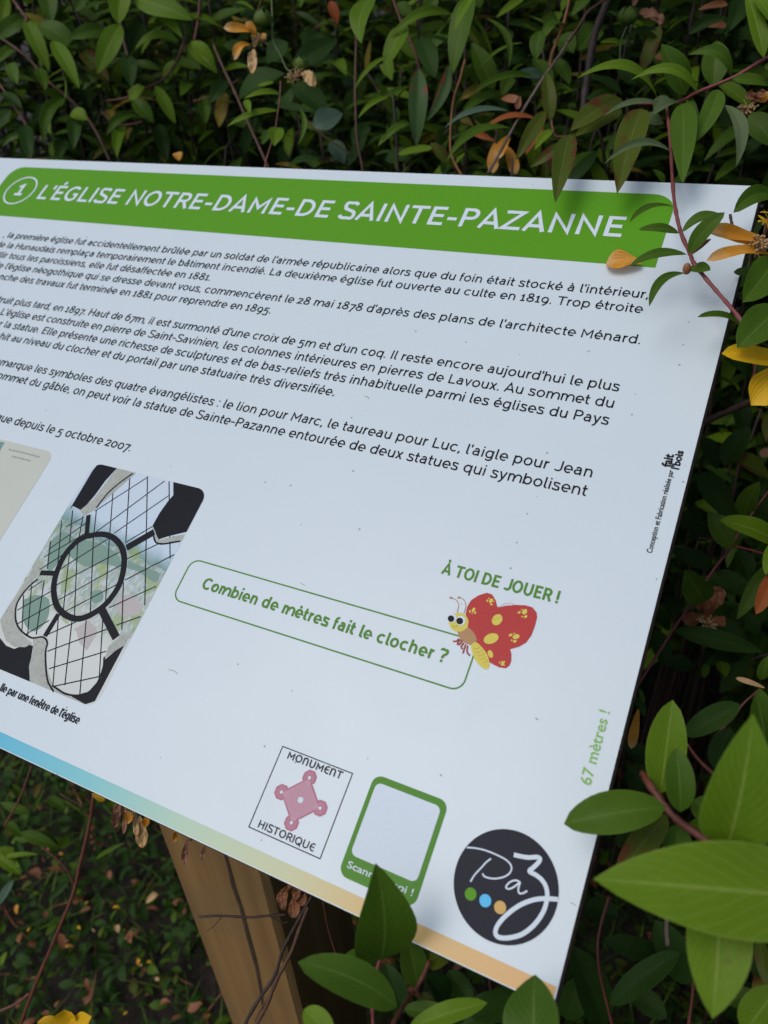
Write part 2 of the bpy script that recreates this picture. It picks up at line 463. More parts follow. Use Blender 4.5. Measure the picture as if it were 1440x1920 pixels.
    if ch == 'G': return [arc(395, 355, 335 - h, 365 - h, 46, 300, 26) + [(650 - h, 130), (650 - h, 330), (420, 330)]], 720
    if ch == 'H': return [[(82 + h, 0), (82 + h, C)], [(642 - h, 0), (642 - h, C)], [(82, 365), (642, 365)]], 724
    if ch == 'I': return [[(131, 0), (131, C)]], 263
    if ch == 'J': return [[(440, C), (440, 210)] + arc(245, 210, 195, 215 - h, 0, -140, 14)], 538
    if ch == 'L': return [[(82 + h, C), (82 + h, h), (525, h)]], 555
    if ch == 'M': return [[(82 + h, 0), (82 + h, C - 2 * h), (411, 230), (740 - h, C - 2 * h), (740 - h, 0)]], 822
    if ch == 'N': return [[(82 + h, 0), (82 + h, C - h), (653 - h, h), (653 - h, C)]], 735
    if ch == 'O': return [arc(374, 355, 330 - h, 365 - h, 0, 360, 34)], 749
    if ch == 'P': return [[(82 + h, 0), (82 + h, C - h), (350, C - h)] + arc(350, 490, 225 - h, 220 - h, 90, -90, 14) + [(82 + h, 270 + h)]], 616
    if ch == 'R': return [[(82 + h, 0), (82 + h, C - h), (350, C - h)] + arc(350, 490, 225 - h, 220 - h, 90, -90, 14) + [(82 + h, 270 + h)], [(390, 275), (570, 0)]], 631
    if ch == 'S': return [spl([(520, 590), (430, 670), (300, 718 - h), (150, 660), (105 + h * .4, 540), (170, 430), (310, 370), (470, 300), (545 - h * .4, 190), (480, 50), (310, h - 8), (160, 50), (55, 140)])], 601
    if ch == 'T': return [[(25, C - h), (595, C - h)], [(310, 0), (310, C - h)]], 620
    if ch == 'U': return [[(78 + h, C)] + arc(356, 285, 278 - h, 295 - h, 180, 360, 20) + [(634 - h, C)]], 712
    if ch == 'Z': return [[(50, C - h), (550, C - h), (60, h), (570, h)]], 616
    if ch == 'Q': return [arc(374, 355, 330 - h, 365 - h, 0, 360, 34), [(400, 190), (650, -70)]], 749
    if ch == '0': return [arc(300, 260, 250 - h, 270 - h, 0, 360, 28)], 600
    if ch == '1': return [[(60, 420), (200, X), (200, 0)], [(50, h), (350, h)]], 390
    if ch == '2': return [[(50, 400)] + spl([(60, 420), (130, 500), (240, 530 - h), (360, 480), (385, 390), (330, 290), (60, h)]) + [(450, h)]], 500
    if ch == '5': return [[(430, X - h), (140, X - h), (110, 230)] + spl([(110, 230), (220, 270), (350, 245), (450 - h, 150), (455 - h, 20), (370, -140), (220, -190 + h), (60, -130)])], 530
    if ch == '6': return [arc(295, 235, 240 - h, 250 - h, 0, 360, 28), spl([(60 + h, 260), (120, 450), (240, 610), (370, C)])], 580
    if ch == '7': return [[(40, X - h), (440, X - h), (150, -190)]], 480
    if ch == '8': return [arc(300, 535, 195 - h, 185 - h, 0, 360, 24), arc(300, 185, 250 - h, 195 - h, 0, 360, 28)], 600
    if ch == '9': return [arc(285, 285, 240 - h, 250 - h, 0, 360, 28), spl([(520 - h, 260), (460, 70), (340, -90), (210, -190)])], 580
    if ch == '.': return [[(108, 0), (108, 2.1 * h)]], 215
    if ch == ',': return [[(120, 2.1 * h), (110, 20), (70, -90)]], 213
    if ch == ':': return [[(108, 0), (108, 2.1 * h)], [(108, 400), (108, 400 + 2.1 * h)]], 215
    if ch == '-': return [[(50, 270), (330, 270)]], 380
    if ch == "'": return [[(75, C + 5), (65, 510)]], 140
    if ch == '!': return [[(110, C), (110, 200)], [(110, 0), (110, 2.1 * h)]], 220
    if ch == '?': return [[(50, 600)] + spl([(60, 620), (150, 690), (250, 718 - h), (380, 670), (420, 560), (370, 450), (270, 370), (235, 270), (235, 200)]), [(235, 0), (235, 2.1 * h)]], 470
    if ch == '\u0272': return [[(82 + h, 0), (82 + h, C - h)] , [(82 + h, 380)] + arc(340, 400, 258 - h, 310 - h, 180, 0, 16) + [(598 - h, 0)]], 680            # rounded N of the monument badge
    if ch == '\u0454': return [arc(370, 355, 320 - h, 365 - h, 58, 302, 24), [(50, 365), (480, 365)]], 560       # rounded E of the monument badge
    return [], 262
ZSTEP = [0.0]
def ribbon(mb, pts, hw, place, z):
    p = np.array(pts, float)
    keep = [0] + [i for i in range(1, len(p)) if np.linalg.norm(p[i] - p[i - 1]) > 1e-6]
    p = p[keep]
    closed = len(p) > 3 and np.linalg.norm(p[0] - p[-1]) < 1e-6
    n = len(p)
    if n < 2: return
    d = p[1:] - p[:-1]
    d /= np.linalg.norm(d, axis=1)[:, None]
    nm = np.stack([-d[:, 1], d[:, 0]], 1)
    L, R = [], []
    for i in range(n):
        if closed and i in (0, n - 1): a, b = nm[-1], nm[0]
        else: a, b = nm[max(i - 1, 0)], nm[min(i, n - 2)]
        m = a + b
        l = np.linalg.norm(m)
        if l < 0.3: m = b; k = 1
        else:
            m = m / l
            k = min(1 / max(m @ b, 0.3), 2.2)
        L.append(p[i] + m * hw * k)
        R.append(p[i] - m * hw * k)
    v = [place(x, y, z + 0.0006 * i) for i, (x, y) in enumerate(L)] + [place(x, y, z + 0.0006 * i) for i, (x, y) in enumerate(R)]
    mb.add(v, [[n + i, n + i + 1, i + 1, i] for i in range(n - 1)])
def text_width(s, h, track=0.0):
    return sum(glyph(c, h)[1] + track for c in s)
def lettering(mb, s, x0, x1, y, em, h, z=0.22, anchor=0, rot=None, lig=None):
    """Set s so that its character at index anchor starts at x0 and the line ends at x1 (board mm)."""
    w_pre, w_fit = text_width(s[:anchor], h), text_width(s[anchor:], h)
    k = (x1 - x0) / w_fit
    x = x0 - w_pre * k
    kk = em / 1000.0
    for c in s:
        st, w = glyph(c, h)
        for j, line in enumerate(st):
            ZSTEP[0] = (ZSTEP[0] + 0.004) % 0.06
            pts = [((a * k + x), (b * kk + y)) for a, b in line]
            if rot: pl = lambda a, b, zz: rot(a, b, zz)
            else: pl = W
            ribbon(mb, pts, h * kk, pl, z + ZSTEP[0])
        x += w * k
def poly(mb, pts, z, mi=0):                 # a printed patch: (board mm) outline -> one face
    mb.add([W(x, y, z) for x, y in pts], [list(range(len(pts)))], mi=mi)
def ppoly(mb, px, z, sc_=1.0, ox=0, oy=0, mi=0, closed_smooth=False):
    q = [(ox + x / sc_, oy + y / sc_) for x, y in px]
    if closed_smooth:
        r = smooth_path([(x, y, 0) for x, y in q + [q[0]]], 5)[:-1]
        q = [(a, b) for a, b, _ in r]
    bb = [B(*p) for p in q]
    area = sum(bb[i][0] * bb[(i + 1) % len(bb)][1] - bb[(i + 1) % len(bb)][0] * bb[i][1] for i in range(len(bb)))
    poly(mb, bb if area > 0 else bb[::-1], z, mi)
    return bb
def rrect(x0, y0, x1, y1, r, corners=(1, 1, 1, 1)):       # bl, br, tr, tl
    out = []
    for (cx, cy, a0, f) in ((x0, y0, 180, corners[0]), (x1, y0, 270, corners[1]), (x1, y1, 0, corners[2]), (x0, y1, 90, corners[3])):
        if not f: out.append((cx, cy)); continue
        sx = cx + r if cx == x0 else cx - r
        sy = cy + r if cy == y0 else cy - r
        out += arc(sx, sy, r, r, a0, a0 + 90, 8)
    return out
def pstroke(mb, px, wmm, z, sc_=1.0, ox=0, oy=0, smooth=True):
    q = [B(ox + x / sc_, oy + y / sc_) for x, y in px]
    if smooth and len(q) > 2: q = [(a, b) for a, b, _ in smooth_path([(x, y, 0) for x, y in q], 6)]
    ZSTEP[0] = (ZSTEP[0] + 0.004) % 0.06
    ribbon(mb, q, wmm / 2, W, z + ZSTEP[0])
def ell(cx, cy, rx, ry, rot=0, n=28):
    c, s = math.cos(math.radians(rot)), math.sin(math.radians(rot))
    return [(cx + rx * math.cos(t) * c - ry * math.sin(t) * s, cy + rx * math.cos(t) * s + ry * math.sin(t) * c) for t in np.linspace(0, 2 * math.pi, n, endpoint=False)]

# ------------------------------------------------------------------ the sign
PW, PH, PT = 628.0, 420.0, 8.0              # panel width, height, thickness (mm)
m, nt, b = new_mat('white_panel_face')
g = N(nt, 'ShaderNodeNewGeometry').outputs['Position']
vo = N(nt, 'ShaderNodeTexVoronoi')
vo.voronoi_dimensions = '2D'
vo.inputs['Scale'].default_value = 62
puv = N(nt, 'ShaderNodeUVMap'); puv.uv_map = 'UVMap'
nt.links.new(puv.outputs[0], vo.inputs['Vector'])
wn_ = N(nt, 'ShaderNodeSeparateColor')
nt.links.new(vo.outputs['Color'], wn_.inputs[0])
rare = mathn(nt, 'GREATER_THAN', wn_.outputs[0], 0.84)
dot = mathn(nt, 'LESS_THAN', vo.outputs['Distance'], mathn(nt, 'MULTIPLY', wn_.outputs[1], 0.040))
speck = mathn(nt, 'MULTIPLY', mathn(nt, 'MULTIPLY', rare, dot), 0.55)
sm = noise(nt, 9, 5, g, 0.6)
base_c = mixc(nt, sm, (0.615, 0.700, 0.725, 1), (0.66, 0.745, 0.765, 1))
st = noise(nt, 34, 6, g, 0.7)
base_c = mixc(nt, mathn(nt, 'MULTIPLY', mathn(nt, 'SUBTRACT', st, 0.64, True), 1.2, True), base_c, (0.55, 0.58, 0.58, 1))
nt.links.new(mixc(nt, speck, base_c, (0.10, 0.10, 0.10, 1)), b.inputs['Base Color'])
nt.links.new(mathn(nt, 'ADD', 0.20, mathn(nt, 'MULTIPLY', st, 0.22)), b.inputs['Roughness'])
b.inputs['Specular IOR Level'].default_value = 0.30
M['panel'] = m
M['panel_core'] = bark_mat('panel_core', (0.028, 0.018, 0.013, 1), (0.055, 0.036, 0.025, 1), 0.55, 400)
M['panel_lip'] = ink('panel_lip', (0.52, 0.54, 0.56, 1), 0.4)
M['ink_black'] = ink('black_ink', (0.009, 0.010, 0.014, 1))
M['ink_white'] = ink('white_ink', (0.62, 0.70, 0.75, 1))
M['ink_green'] = ink('green_ink', (0.098, 0.300, 0.014, 1))
M['ink_green2'] = ink('darker_green_ink', (0.085, 0.240, 0.030, 1))
M['ink_pale_green'] = ink('pale_green_ink', (0.24, 0.47, 0.13, 1))
M['ink_pink'] = ink('rose_ink', (0.44, 0.17, 0.225, 1))
M['ink_pink2'] = ink('light_rose_ink', (0.58, 0.36, 0.42, 1))
M['ink_navy'] = ink('slate_ink', (0.013, 0.015, 0.025, 1))
M['ink_blue'] = ink('sky_blue_ink', (0.11, 0.50, 0.80, 1))
M['ink_ochre'] = ink('ochre_ink', (0.62, 0.39, 0.13, 1))
M['ink_red'] = ink('brick_red_ink', (0.45, 0.050, 0.047, 1))
M['ink_red2'] = ink('dark_red_ink', (0.33, 0.06, 0.045, 1))
M['ink_yellow'] = ink('yellow_ink', (0.64, 0.55, 0.10, 1))
M['ink_tan'] = ink('tan_ink', (0.42, 0.25, 0.12, 1))
m, nt, b = new_mat('stone_print_ink')
g = N(nt, 'ShaderNodeNewGeometry').outputs['Position']
f1, f2 = noise(nt, 140, 5, g, 0.7), noise(nt, 700, 4, g, 0.7)
c = mixc(nt, f1, (0.30, 0.33, 0.29, 1), (0.55, 0.57, 0.50, 1))
c = mixc(nt, mathn(nt, 'MULTIPLY', mathn(nt, 'SUBTRACT', f2, 0.55, True), 3.5, True), c, (0.10, 0.09, 0.07, 1))
nt.links.new(c, b.inputs['Base Color'])
b.inputs['Roughness'].default_value = 0.4
b.inputs['Specular IOR Level'].default_value = 0.1
M['ink_stone'] = m
M['ink_grey'] = ink('grey_ink', (0.30, 0.33, 0.30, 1))
# wood
m, nt, b = new_mat('weathered_pine')
g = N(nt, 'ShaderNodeNewGeometry').outputs['Position']
mp = N(nt, 'ShaderNodeMapping')
mp.inputs['Scale'].default_value = (55, 55, 2.6)
nt.links.new(g, mp.inputs[0])
f1 = noise(nt, 1.0, 6, mp.outputs[0], 0.6)
mp2 = N(nt, 'ShaderNodeMapping')
mp2.inputs['Scale'].default_value = (420, 420, 9)
nt.links.new(g, mp2.inputs[0])
f2 = noise(nt, 1.0, 4, mp2.outputs[0], 0.6)
f3 = noise(nt, 14, 4, g)
c = mixc(nt, mathn(nt, 'MULTIPLY', mathn(nt, 'SUBTRACT', f1, 0.3, True), 2.3, True), (0.22, 0.115, 0.032, 1), (0.40, 0.235, 0.075, 1))
c = mixc(nt, mathn(nt, 'MULTIPLY', f2, 0.55), c, (0.20, 0.12, 0.05, 1))
c = mixc(nt, mathn(nt, 'MULTIPLY', mathn(nt, 'SUBTRACT', f3, 0.5, True), 1.6, True), c, (0.17, 0.11, 0.055, 1))
nt.links.new(c, b.inputs['Base Color'])
b.inputs['Roughness'].default_value = 0.75
bp = N(nt, 'ShaderNodeBump')
bp.inputs['Strength'].default_value = 0.5
bp.inputs['Distance'].default_value = 0.001
nt.links.new(f2, bp.inputs['Height'])
nt.links.new(bp.outputs[0], b.inputs['Normal'])
M['wood'] = m
M['wood_crack'] = bark_mat('wood_crack', (0.03, 0.018, 0.008, 1), (0.09, 0.055, 0.025, 1), 0.9)

# post: where the sight line of its left edge meets its front plane
POST_Y = -0.300
def on_y(px, py, y):
    a = P(px, py, 1.0) - CAM
    return CAM + a * ((y - CAM[1]) / a[1])
pl_ = on_y(410, 1862, POST_Y)
PX0, PWID = pl_[0], 0.090
post_front = POST_Y
sign = thing('information_sign', 'white slanted information panel with a green title band on a square wooden post', 'sign', (PX0 + PWID / 2, POST_Y + PWID / 2, 0.0))
def under(x, y): return W(0, 0, -PT - 1.0)[2] + (y - W(0, 0, -PT - 1.0)[1]) * TILT_S / TILT_C
ch = 0.004
ring = [(PX0 + ch, POST_Y), (PX0 + PWID - ch, POST_Y), (PX0 + PWID, POST_Y + ch), (PX0 + PWID, POST_Y + PWID - ch), (PX0 + PWID - ch, POST_Y + PWID), (PX0 + ch, POST_Y + PWID), (PX0, POST_Y + PWID - ch), (PX0, POST_Y + ch)]
mb = MB()
nz = 14
v = []
for k in range(nz + 1):
    for x, y in ring:
        v.append((x, y, -0.05 + (under(x, y) + 0.05) * k / nz))
f = [[k * 8 + i, k * 8 + (i + 1) % 8, (k + 1) * 8 + (i + 1) % 8, (k + 1) * 8 + i] for k in range(nz) for i in range(8)]
f.append([nz * 8 + i for i in range(8)])
mb.add(v, f)
mb.build('post', M['wood'], sign, smooth=False)
crk = [on_y(x, y, POST_Y - 0.0006) for x, y in ((418, 1590), (428, 1625), (438, 1665), (452, 1705), (462, 1745), (473, 1785), (481, 1815), (489, 1860), (494, 1905))]
mb = MB()
hwid = np.array([.8, 1.3, 1.8, 1.5, 1.7, 2.0, 1.6, 1.1, .5]) / 1000
v = [p + np.array([-w, 0, 0]) for p, w in zip(crk, hwid)] + [p + np.array([w, 0, 0]) for p, w in zip(crk, hwid)]
n_ = len(crk)
mb.add(v, [[i, n_ + i, n_ + i + 1, i + 1] for i in range(n_ - 1)])
mb.build('crack', M['wood_crack'], sign, smooth=False)

# panel: face, dark core edge, thin light lip under the face
mb = MB()
out = rrect(-PW, -PH, 0, 0, 1.5)
n_ = len(out)
def ringz(z, inset=0.0): return [W(x * (1 - inset) , y, z) for x, y in out]
def ringz2(z): return [W(x, y, z) for x, y in rrect(-PW - 1.1, -PH - 0.4, 1.1, 0.4, 1.5)]
v = ringz(0) + ringz2(-1.5) + ringz2(-PT)
f = [list(range(n_))]
mi = [0]
for lay, mat_i in ((0, 2), (1, 2)):
    for i in range(n_):
        j = (i + 1) % n_
        f.append([(lay + 1) * n_ + i, (lay + 1) * n_ + j, lay * n_ + j, lay * n_ + i])
        mi.append(mat_i)
f.append([2 * n_ + i for i in range(n_)][::-1])
mi.append(2)
obj('panel', v, f, None, sign, [(x / 1000, y / 1000) for x, y in out] * 3, False, [M['panel'], M['panel_lip'], M['panel_core']], mi)

# title band with number badge and title
mb = MB(); poly(mb, rrect(-585.0, -66.5, -43.0, -10.0, 13, (0, 0, 1, 1)), 0.10)
band = mb.build('title_band', M['ink_green'], sign, smooth=False)
mb = MB(); lettering(mb, "L'ÉGLISE NOTRE-DAME-DE SAINTE-PAZANNE", -535.0, -65.8, -45.6, 22.6, 57)
mb.build('title_lettering', M['ink_white'], band, smooth=False)
mb = MB()
ribbon(mb, arc(-557.3, -37.3, 15.4, 15.4, 0, 360, 48), 0.75, W, 0.20)
lettering(mb, '1', -562.5, -551.5, -43.2, 23.0, 60)
mb.build('number_badge', M['ink_white'], band, smooth=False)

# body text
body = MB()
lines = [
    (", la première église fut accidentellement brûlée par un soldat de l'armée républicaine alors que du foin était stocké à l'intérieur,", 'la prem', -534.2, -41.6, -89.0),
    ("de la Hunaudais remplaça temporairement le bâtiment incendié. La deuxième église fut ouverte au culte en 1819. Trop étroite", 'Hun', -517.5, -42.4, -99.4),
    ("eillir tous les paroissiens, elle fut désaffectée en 1881.", 'tous', -516.6, -323.0, -109.6),
    ("de l'église néogothique qui se dresse devant vous, commencèrent le 28 mai 1878 d'après des plans de l'architecte Ménard.", "l'égl", -513.0, -38.5, -120.0),
    ("anche des travaux fut terminée en 1881 pour reprendre en 1895.", 'des', -489.2, -264.0, -130.5),
    ("struit plus tard, en 1897. Haut de 67m, il est surmonté d'une croix de 5m et d'un coq. Il reste encore aujourd'hui le plus", 'plus tard', -478.6, -42.0, -151.5),
    (". L'église est construite en pierre de Saint-Savinien, les colonnes intérieures en pierres de Lavoux. Au sommet du", "L'égl", -485.4, -42.0, -162.0),
    ("er la statue. Elle présente une richesse de sculptures et de bas-reliefs très inhabituelle parmi les églises du Pays", 'la stat', -473.6, -42.1, -172.4),
    ("chit au niveau du clocher et du portail par une statuaire très diversifiée.", 'au niv', -458.0, -194.8, -182.8),
    ("emarque les symboles des quatre évangélistes : le lion pour Marc, le taureau pour Luc, l'aigle pour Jean", 'les symb', -420.0, -42.0, -203.6),
    ("ommet du gâble, on peut voir la statue de Sainte-Pazanne entourée de deux statues qui symbolisent", 'du g', -417.0, -42.2, -214.2),
    ("que depuis le 5 octobre 2007.", 'depuis', -408.0, -308.0, -245.0),
]
for s, a, x0, x1, y in lines:
    lettering(body, s, x0, x1, y, 8.7, 45, anchor=s.index(a))
body.build('body_text', M['ink_black'], sign, smooth=False)

# question box
qb = MB()
q = rrect(-231.0, -321.8, -69.0, -297.8, 5.5)
ribbon(qb, q + [q[0]], 0.36, W, 0.12)
qo = qb.build('question_box', M['ink_green2'], sign, smooth=False)
mb = MB(); lettering(mb, 'Combien de mètres fait le clocher ?', -218.2, -80.4, -311.8, 8.9, 62)
mb.build('question_lettering', M['ink_green2'], qo, smooth=False)
mb = MB(); lettering(mb, 'À TOI DE JOUER !', -97.2, -40.2, -270.6, 8.7, 62)
mb.build('heading', M['ink_green2'], sign, smooth=False)

# butterfly drawing
S5 = dict(sc_=5.143, ox=800, oy=1030)
bw = MB()
ppoly(bw, [(375, 625), (390, 555), (430, 490), (500, 445), (580, 420), (630, 435), (665, 490), (683, 562), (760, 545), (850, 537), (950, 540), (1020, 560), (1060, 610), (1065, 660), (1045, 740), (1010, 830), (960, 900), (890, 940), (805, 965), (818, 1010), (815, 1080), (800, 1120), (765, 1148), (700, 1140), (640, 1110), (598, 1085), (570, 1040), (530, 960), (480, 900), (440, 830), (400, 780), (395, 700)], 0.16, **S5)
wing = bw.build('butterfly', M['ink_red'], sign, smooth=False)
mb = MB()
for e in [(680, 680, 58, 46, -50), (622, 862, 74, 48, -20), (615, 1010, 38, 24, 70), (622, 497, 24, 17, -50), (452, 585, 24, 14, -60), (945, 603, 29, 23, -50), (863, 843, 34, 23, -15), (733, 1103, 22, 14, -60), (585, 497, 9, 11, 0), (600, 475, 8, 6, 0), (625, 532, 14, 9, 0), (650, 505, 6, 5, 0), (418, 600, 9, 12, 0), (440, 620, 6, 6, 0), (468, 612, 10, 13, 0), (892, 610, 17, 11, -30), (918, 583, 8, 7, 0), (921, 650, 9, 8, 0), (955, 650, 19, 12, -30), (810, 827, 20, 12, -20), (845, 812, 8, 6, 0), (820, 878, 9, 7, 0), (850, 888, 18, 13, -20), (706, 1092, 8, 9, 0), (730, 1080, 7, 5, 0), (750, 1085, 6, 9, 0), (748, 1118, 9, 5, 0)]:
    ppoly(mb, ell(*e), 0.20 + ZSTEP[0], **S5)
mb.build('wing_spot', M['ink_yellow'], wing, smooth=False)
mb = MB()
ppoly(mb, ell(310, 705, 94, 92), 0.24, **S5)
ppoly(mb, [(425, 940), (445, 905), (475, 898), (520, 930), (580, 1010), (605, 1090), (598, 1140), (565, 1157), (510, 1120), (455, 1040)], 0.20, closed_smooth=True, **S5)
mb.build('head_and_belly', M['ink_yellow'], wing, smooth=False)
mb = MB()
ppoly(mb, [(295, 795), (400, 760), (470, 830), (478, 890), (430, 925), (360, 895), (320, 860)], 0.19, closed_smooth=True, **S5)
for a in ([(295, 610), (308, 540), (285, 490), (235, 468)], [(360, 620), (378, 540), (355, 485), (310, 465)]): pstroke(mb, a, 0.35, 0.22, **S5)
for e in ((235, 468, 16, 10), (312, 466, 16, 10)): ppoly(mb, ell(*e), 0.23, **S5)
pstroke(mb, [(248, 738), (275, 750), (300, 735)], 0.3, 0.27, **S5)
for k in range(5): pstroke(mb, [(452 + 22 * k, 985 + 34 * k - 25), (490 + 20 * k, 960 + 32 * k), (520 + 18 * k, 935 + 33 * k)], 0.18, 0.26, **S5)
mb.build('chest_and_feelers', M['ink_tan'], wing, smooth=False)
mb = MB()
for a in ([(312, 862), (285, 888), (255, 886)], [(345, 880), (320, 915), (290, 914)], [(360, 900), (335, 940), (345, 965)], [(378, 915), (360, 970), (350, 1005)], [(395, 930), (390, 990), (418, 1028)], [(330, 870), (300, 905), (318, 925)]): pstroke(mb, a, 0.75, 0.18, **S5)
for k in range(5): pstroke(mb, [(480, 860 - 55 * k), (640, 780 - 50 * k), (800, 760 - 60 * k), (940, 720 - 30 * k)], 0.10, 0.19, **S5)
mb.build('leg_print', M['ink_red2'], wing, smooth=False)
mb = MB()
ppoly(mb, ell(247, 665, 40, 42), 0.30, **S5); ppoly(mb, ell(330, 690, 45, 47), 0.34, **S5)
mb.build('eye_white', M['ink_white'], wing, smooth=False)
mb = MB()
ppoly(mb, ell(236, 671, 31, 31), 0.42, **S5); ppoly(mb, ell(320, 694, 33, 32), 0.42, **S5)
mb.build('pupil', M['ink_black'], wing, smooth=False)

# monument badge
mb = MB()
q = [(-138.8, -406.4), (-102.8, -406.4), (-102.8, -370.2), (-138.8, -370.2)]
ribbon(mb, q + [q[0]], 0.22, W, 0.12)
lettering(mb, 'MO\u0272UM\u0454\u0272T', -135.0, -106.7, -374.3, 4.7, 60)
lettering(mb, 'HISTORIQU\u0454', -135.3, -106.6, -405.1, 4.5, 56)
mono = mb.build('monument_badge', M['ink_black'], sign, smooth=False)
S3 = dict(sc_=3.4286, ox=440, oy=1380)
oct_px = [(302, 362), (483, 268), (549, 462), (365, 560)]
ob = [B(440 + x / 3.4286, 1380 + y / 3.4286) for x, y in oct_px]
mb = MB()
cx_, cy_ = np.mean([p[0] for p in ob]), np.mean([p[1] for p in ob])
half = np.mean([math.hypot(p[0] - cx_, p[1] - cy_) for p in ob])
cs = [(cx_ + half * math.cos(t), cy_ + half * math.sin(t)) for t in (math.pi / 2, math.pi, 1.5 * math.pi, 0)]
poly(mb, [(cx_ + (x - cx_) * 1.03, cy_ + (y - cy_) * 1.03) for x, y in cs], 0.12)
for k, (x, y) in enumerate(cs): poly(mb, [(x + 3.5 * math.cos(t), y + 3.5 * math.sin(t)) for t in np.arange(8) * math.pi / 4 + math.pi / 8], 0.14 + 0.01 * k)
emb = mb.build('rose_emblem', M['ink_pink'], mono, smooth=False)
mb = MB()
for sc2 in np.arange(0.22, 0.93, 0.075):
    q = [(cx_ + (x - cx_) * sc2, cy_ + (y - cy_) * sc2) for x, y in cs]
    ribbon(mb, q + [q[0]], 0.17, W, 0.20)
for x, y in cs:
    for rr in (1.55, 2.3): ribbon(mb, [(x + rr * math.cos(t), y + rr * math.sin(t)) for t in list(np.arange(9) * math.pi / 4 + math.pi / 8)], 0.09, W, 0.215)
mb.build('maze_lines', M['ink_pink2'], mono, smooth=False)
mb = MB()
poly(mb, [(cx_ + 1.35 * math.cos(t), cy_ + 1.35 * math.sin(t)) for t in np.linspace(0, 6.283, 18, endpoint=False)], 0.25)
for x, y in cs: poly(mb, [(x + 0.75 * math.cos(t), y + 0.75 * math.sin(t)) for t in np.linspace(0, 6.283, 14, endpoint=False)], 0.25)
mb.build('emblem_hole', M['ink_white'], mono, smooth=False)

# builtin typeface for the three lines set in a humanist sans
def type_line(name, s, mat, parent, origin, ux, uy, size, width, weight=0.0, z=0.22):
    cu = bpy.data.curves.new(name, 'FONT')
    cu.body = s
    cu.size = 1.0
    cu.resolution_u = 3
    cu.offset = weight
    tmp = bpy.data.objects.new(name + '_tmp', cu)
    COL.objects.link(tmp)
    dg = bpy.context.evaluated_depsgraph_get()
    me = bpy.data.meshes.new_from_object(tmp.evaluated_get(dg))
    co = np.zeros(len(me.vertices) * 3)
    me.vertices.foreach_get('co', co)
    co = co.reshape(-1, 3)
    fs = [list(p.vertices) for p in me.polygons]
    bpy.data.objects.remove(tmp)
    bpy.data.curves.remove(cu)
    bpy.data.meshes.remove(me)
    x = (co[:, 0] - co[:, 0].min()) * (width / (co[:, 0].max() - co[:, 0].min()))
    y = co[:, 1] * size
    v = [W(origin[0] + a * ux[0] + c2 * uy[0], origin[1] + a * ux[1] + c2 * uy[1], z) for a, c2 in zip(x, y)]
    return obj(name, v, fs, mat, parent, None, False)
# scan card (its square code is left blank)
mb = MB(); poly(mb, rrect(-93.2, -409.0, -58.7, -366.9, 4.2), 0.10)
card = mb.build('scan_card', M['ink_green2'], sign, smooth=False)
mb = MB(); poly(mb, rrect(-91.1, -400.2, -61.1, -369.8, 2.6), 0.20)
mb.build('blank_code_field', M['ink_white'], card, smooth=False)
type_line('card_lettering', 'Scannez-moi !', M['ink_white'], card, (-90.6, -405.2), (1, 0), (0, 1), 3.9, 29.6, 0.012)
type_line('answer_lettering', '67 mètres !', M['ink_pale_green'], sign, (-6.9, -342.0), (0, 1), (-1, 0), 6.4, 31.0, 0.012)
cr = type_line('credit_lettering', 'Conception et Fabrication réalisée par', M['ink_black'], sign, (-6.9, -236.1), (0, 1), (-1, 0), 3.5, 44.4, 0.016)
type_line('maker_mark', 'fait', M['ink_black'], cr, (-8.6, -190.4), (0, 1), (-1, 0), 6.0, 7.4, 0.035)
type_line('maker_mark', "l'bois", M['ink_black'], cr, (-4.8, -190.8), (0, 1), (-1, 0), 5.0, 10.6, 0.035)

# round logo
CX, CY, CR = -27.8, -388.2, 20.3
mb = MB(); poly(mb, [(CX + CR * math.cos(t), CY + CR * math.sin(t)) for t in np.linspace(0, 2 * math.pi, 72, endpoint=False)], 0.10)
logo = mb.build('round_logo', M['ink_navy'], sign, smooth=False)
S6 = dict(sc_=5.143, ox=820, oy=1520)
mb = MB()
pstroke(mb, [(285, 355), (370, 362), (470, 385), (580, 430), (670, 480), (715, 540), (700, 600), (640, 640), (560, 655), (490, 648), (450, 630), (438, 605)], 0.62, 0.20, **S6)
pstroke(mb, [(518, 462), (470, 500), (420, 555), (360, 620), (320, 685)], 0.62, 0.20, **S6)
pstroke(mb, [(800, 690), (755, 672), (700, 690), (662, 735), (690, 755), (740, 735), (790, 695)], 0.66, 0.20, **S6)
pstroke(mb, [(800, 690), (782, 750), (790, 795), (830, 795), (868, 772)], 0.66, 0.20, **S6)
pstroke(mb, [(738, 425), (800, 440), (880, 452), (960, 448), (990, 465), (975, 500), (930, 545), (890, 585), (950, 620), (1010, 670), (1050, 740), (1060, 830), (1040, 930), (990, 1030), (910, 1125), (810, 1195), (700, 1225), (610, 1225), (565, 1195), (570, 1130), (620, 1055), (710, 970), (810, 905), (930, 860), (1040, 848), (1165, 856)], 1.65, 0.20, **S6)
mb.build('logo_script', M['ink_white'], logo, smooth=False)
for (x, y), mt in (((322, 804), 'ink_green'), ((463, 868), 'ink_blue'), ((606, 933), 'ink_ochre')):
    mb = MB()
    bx, by = B(820 + x / 5.143, 1520 + y / 5.143)
    poly(mb, [(bx + 2.3 * math.cos(t), by + 2.3 * math.sin(t)) for t in np.linspace(0, 2 * math.pi, 24, endpoint=False)], 0.24)
    mb.build('logo_dot', M[mt], logo, smooth=False)

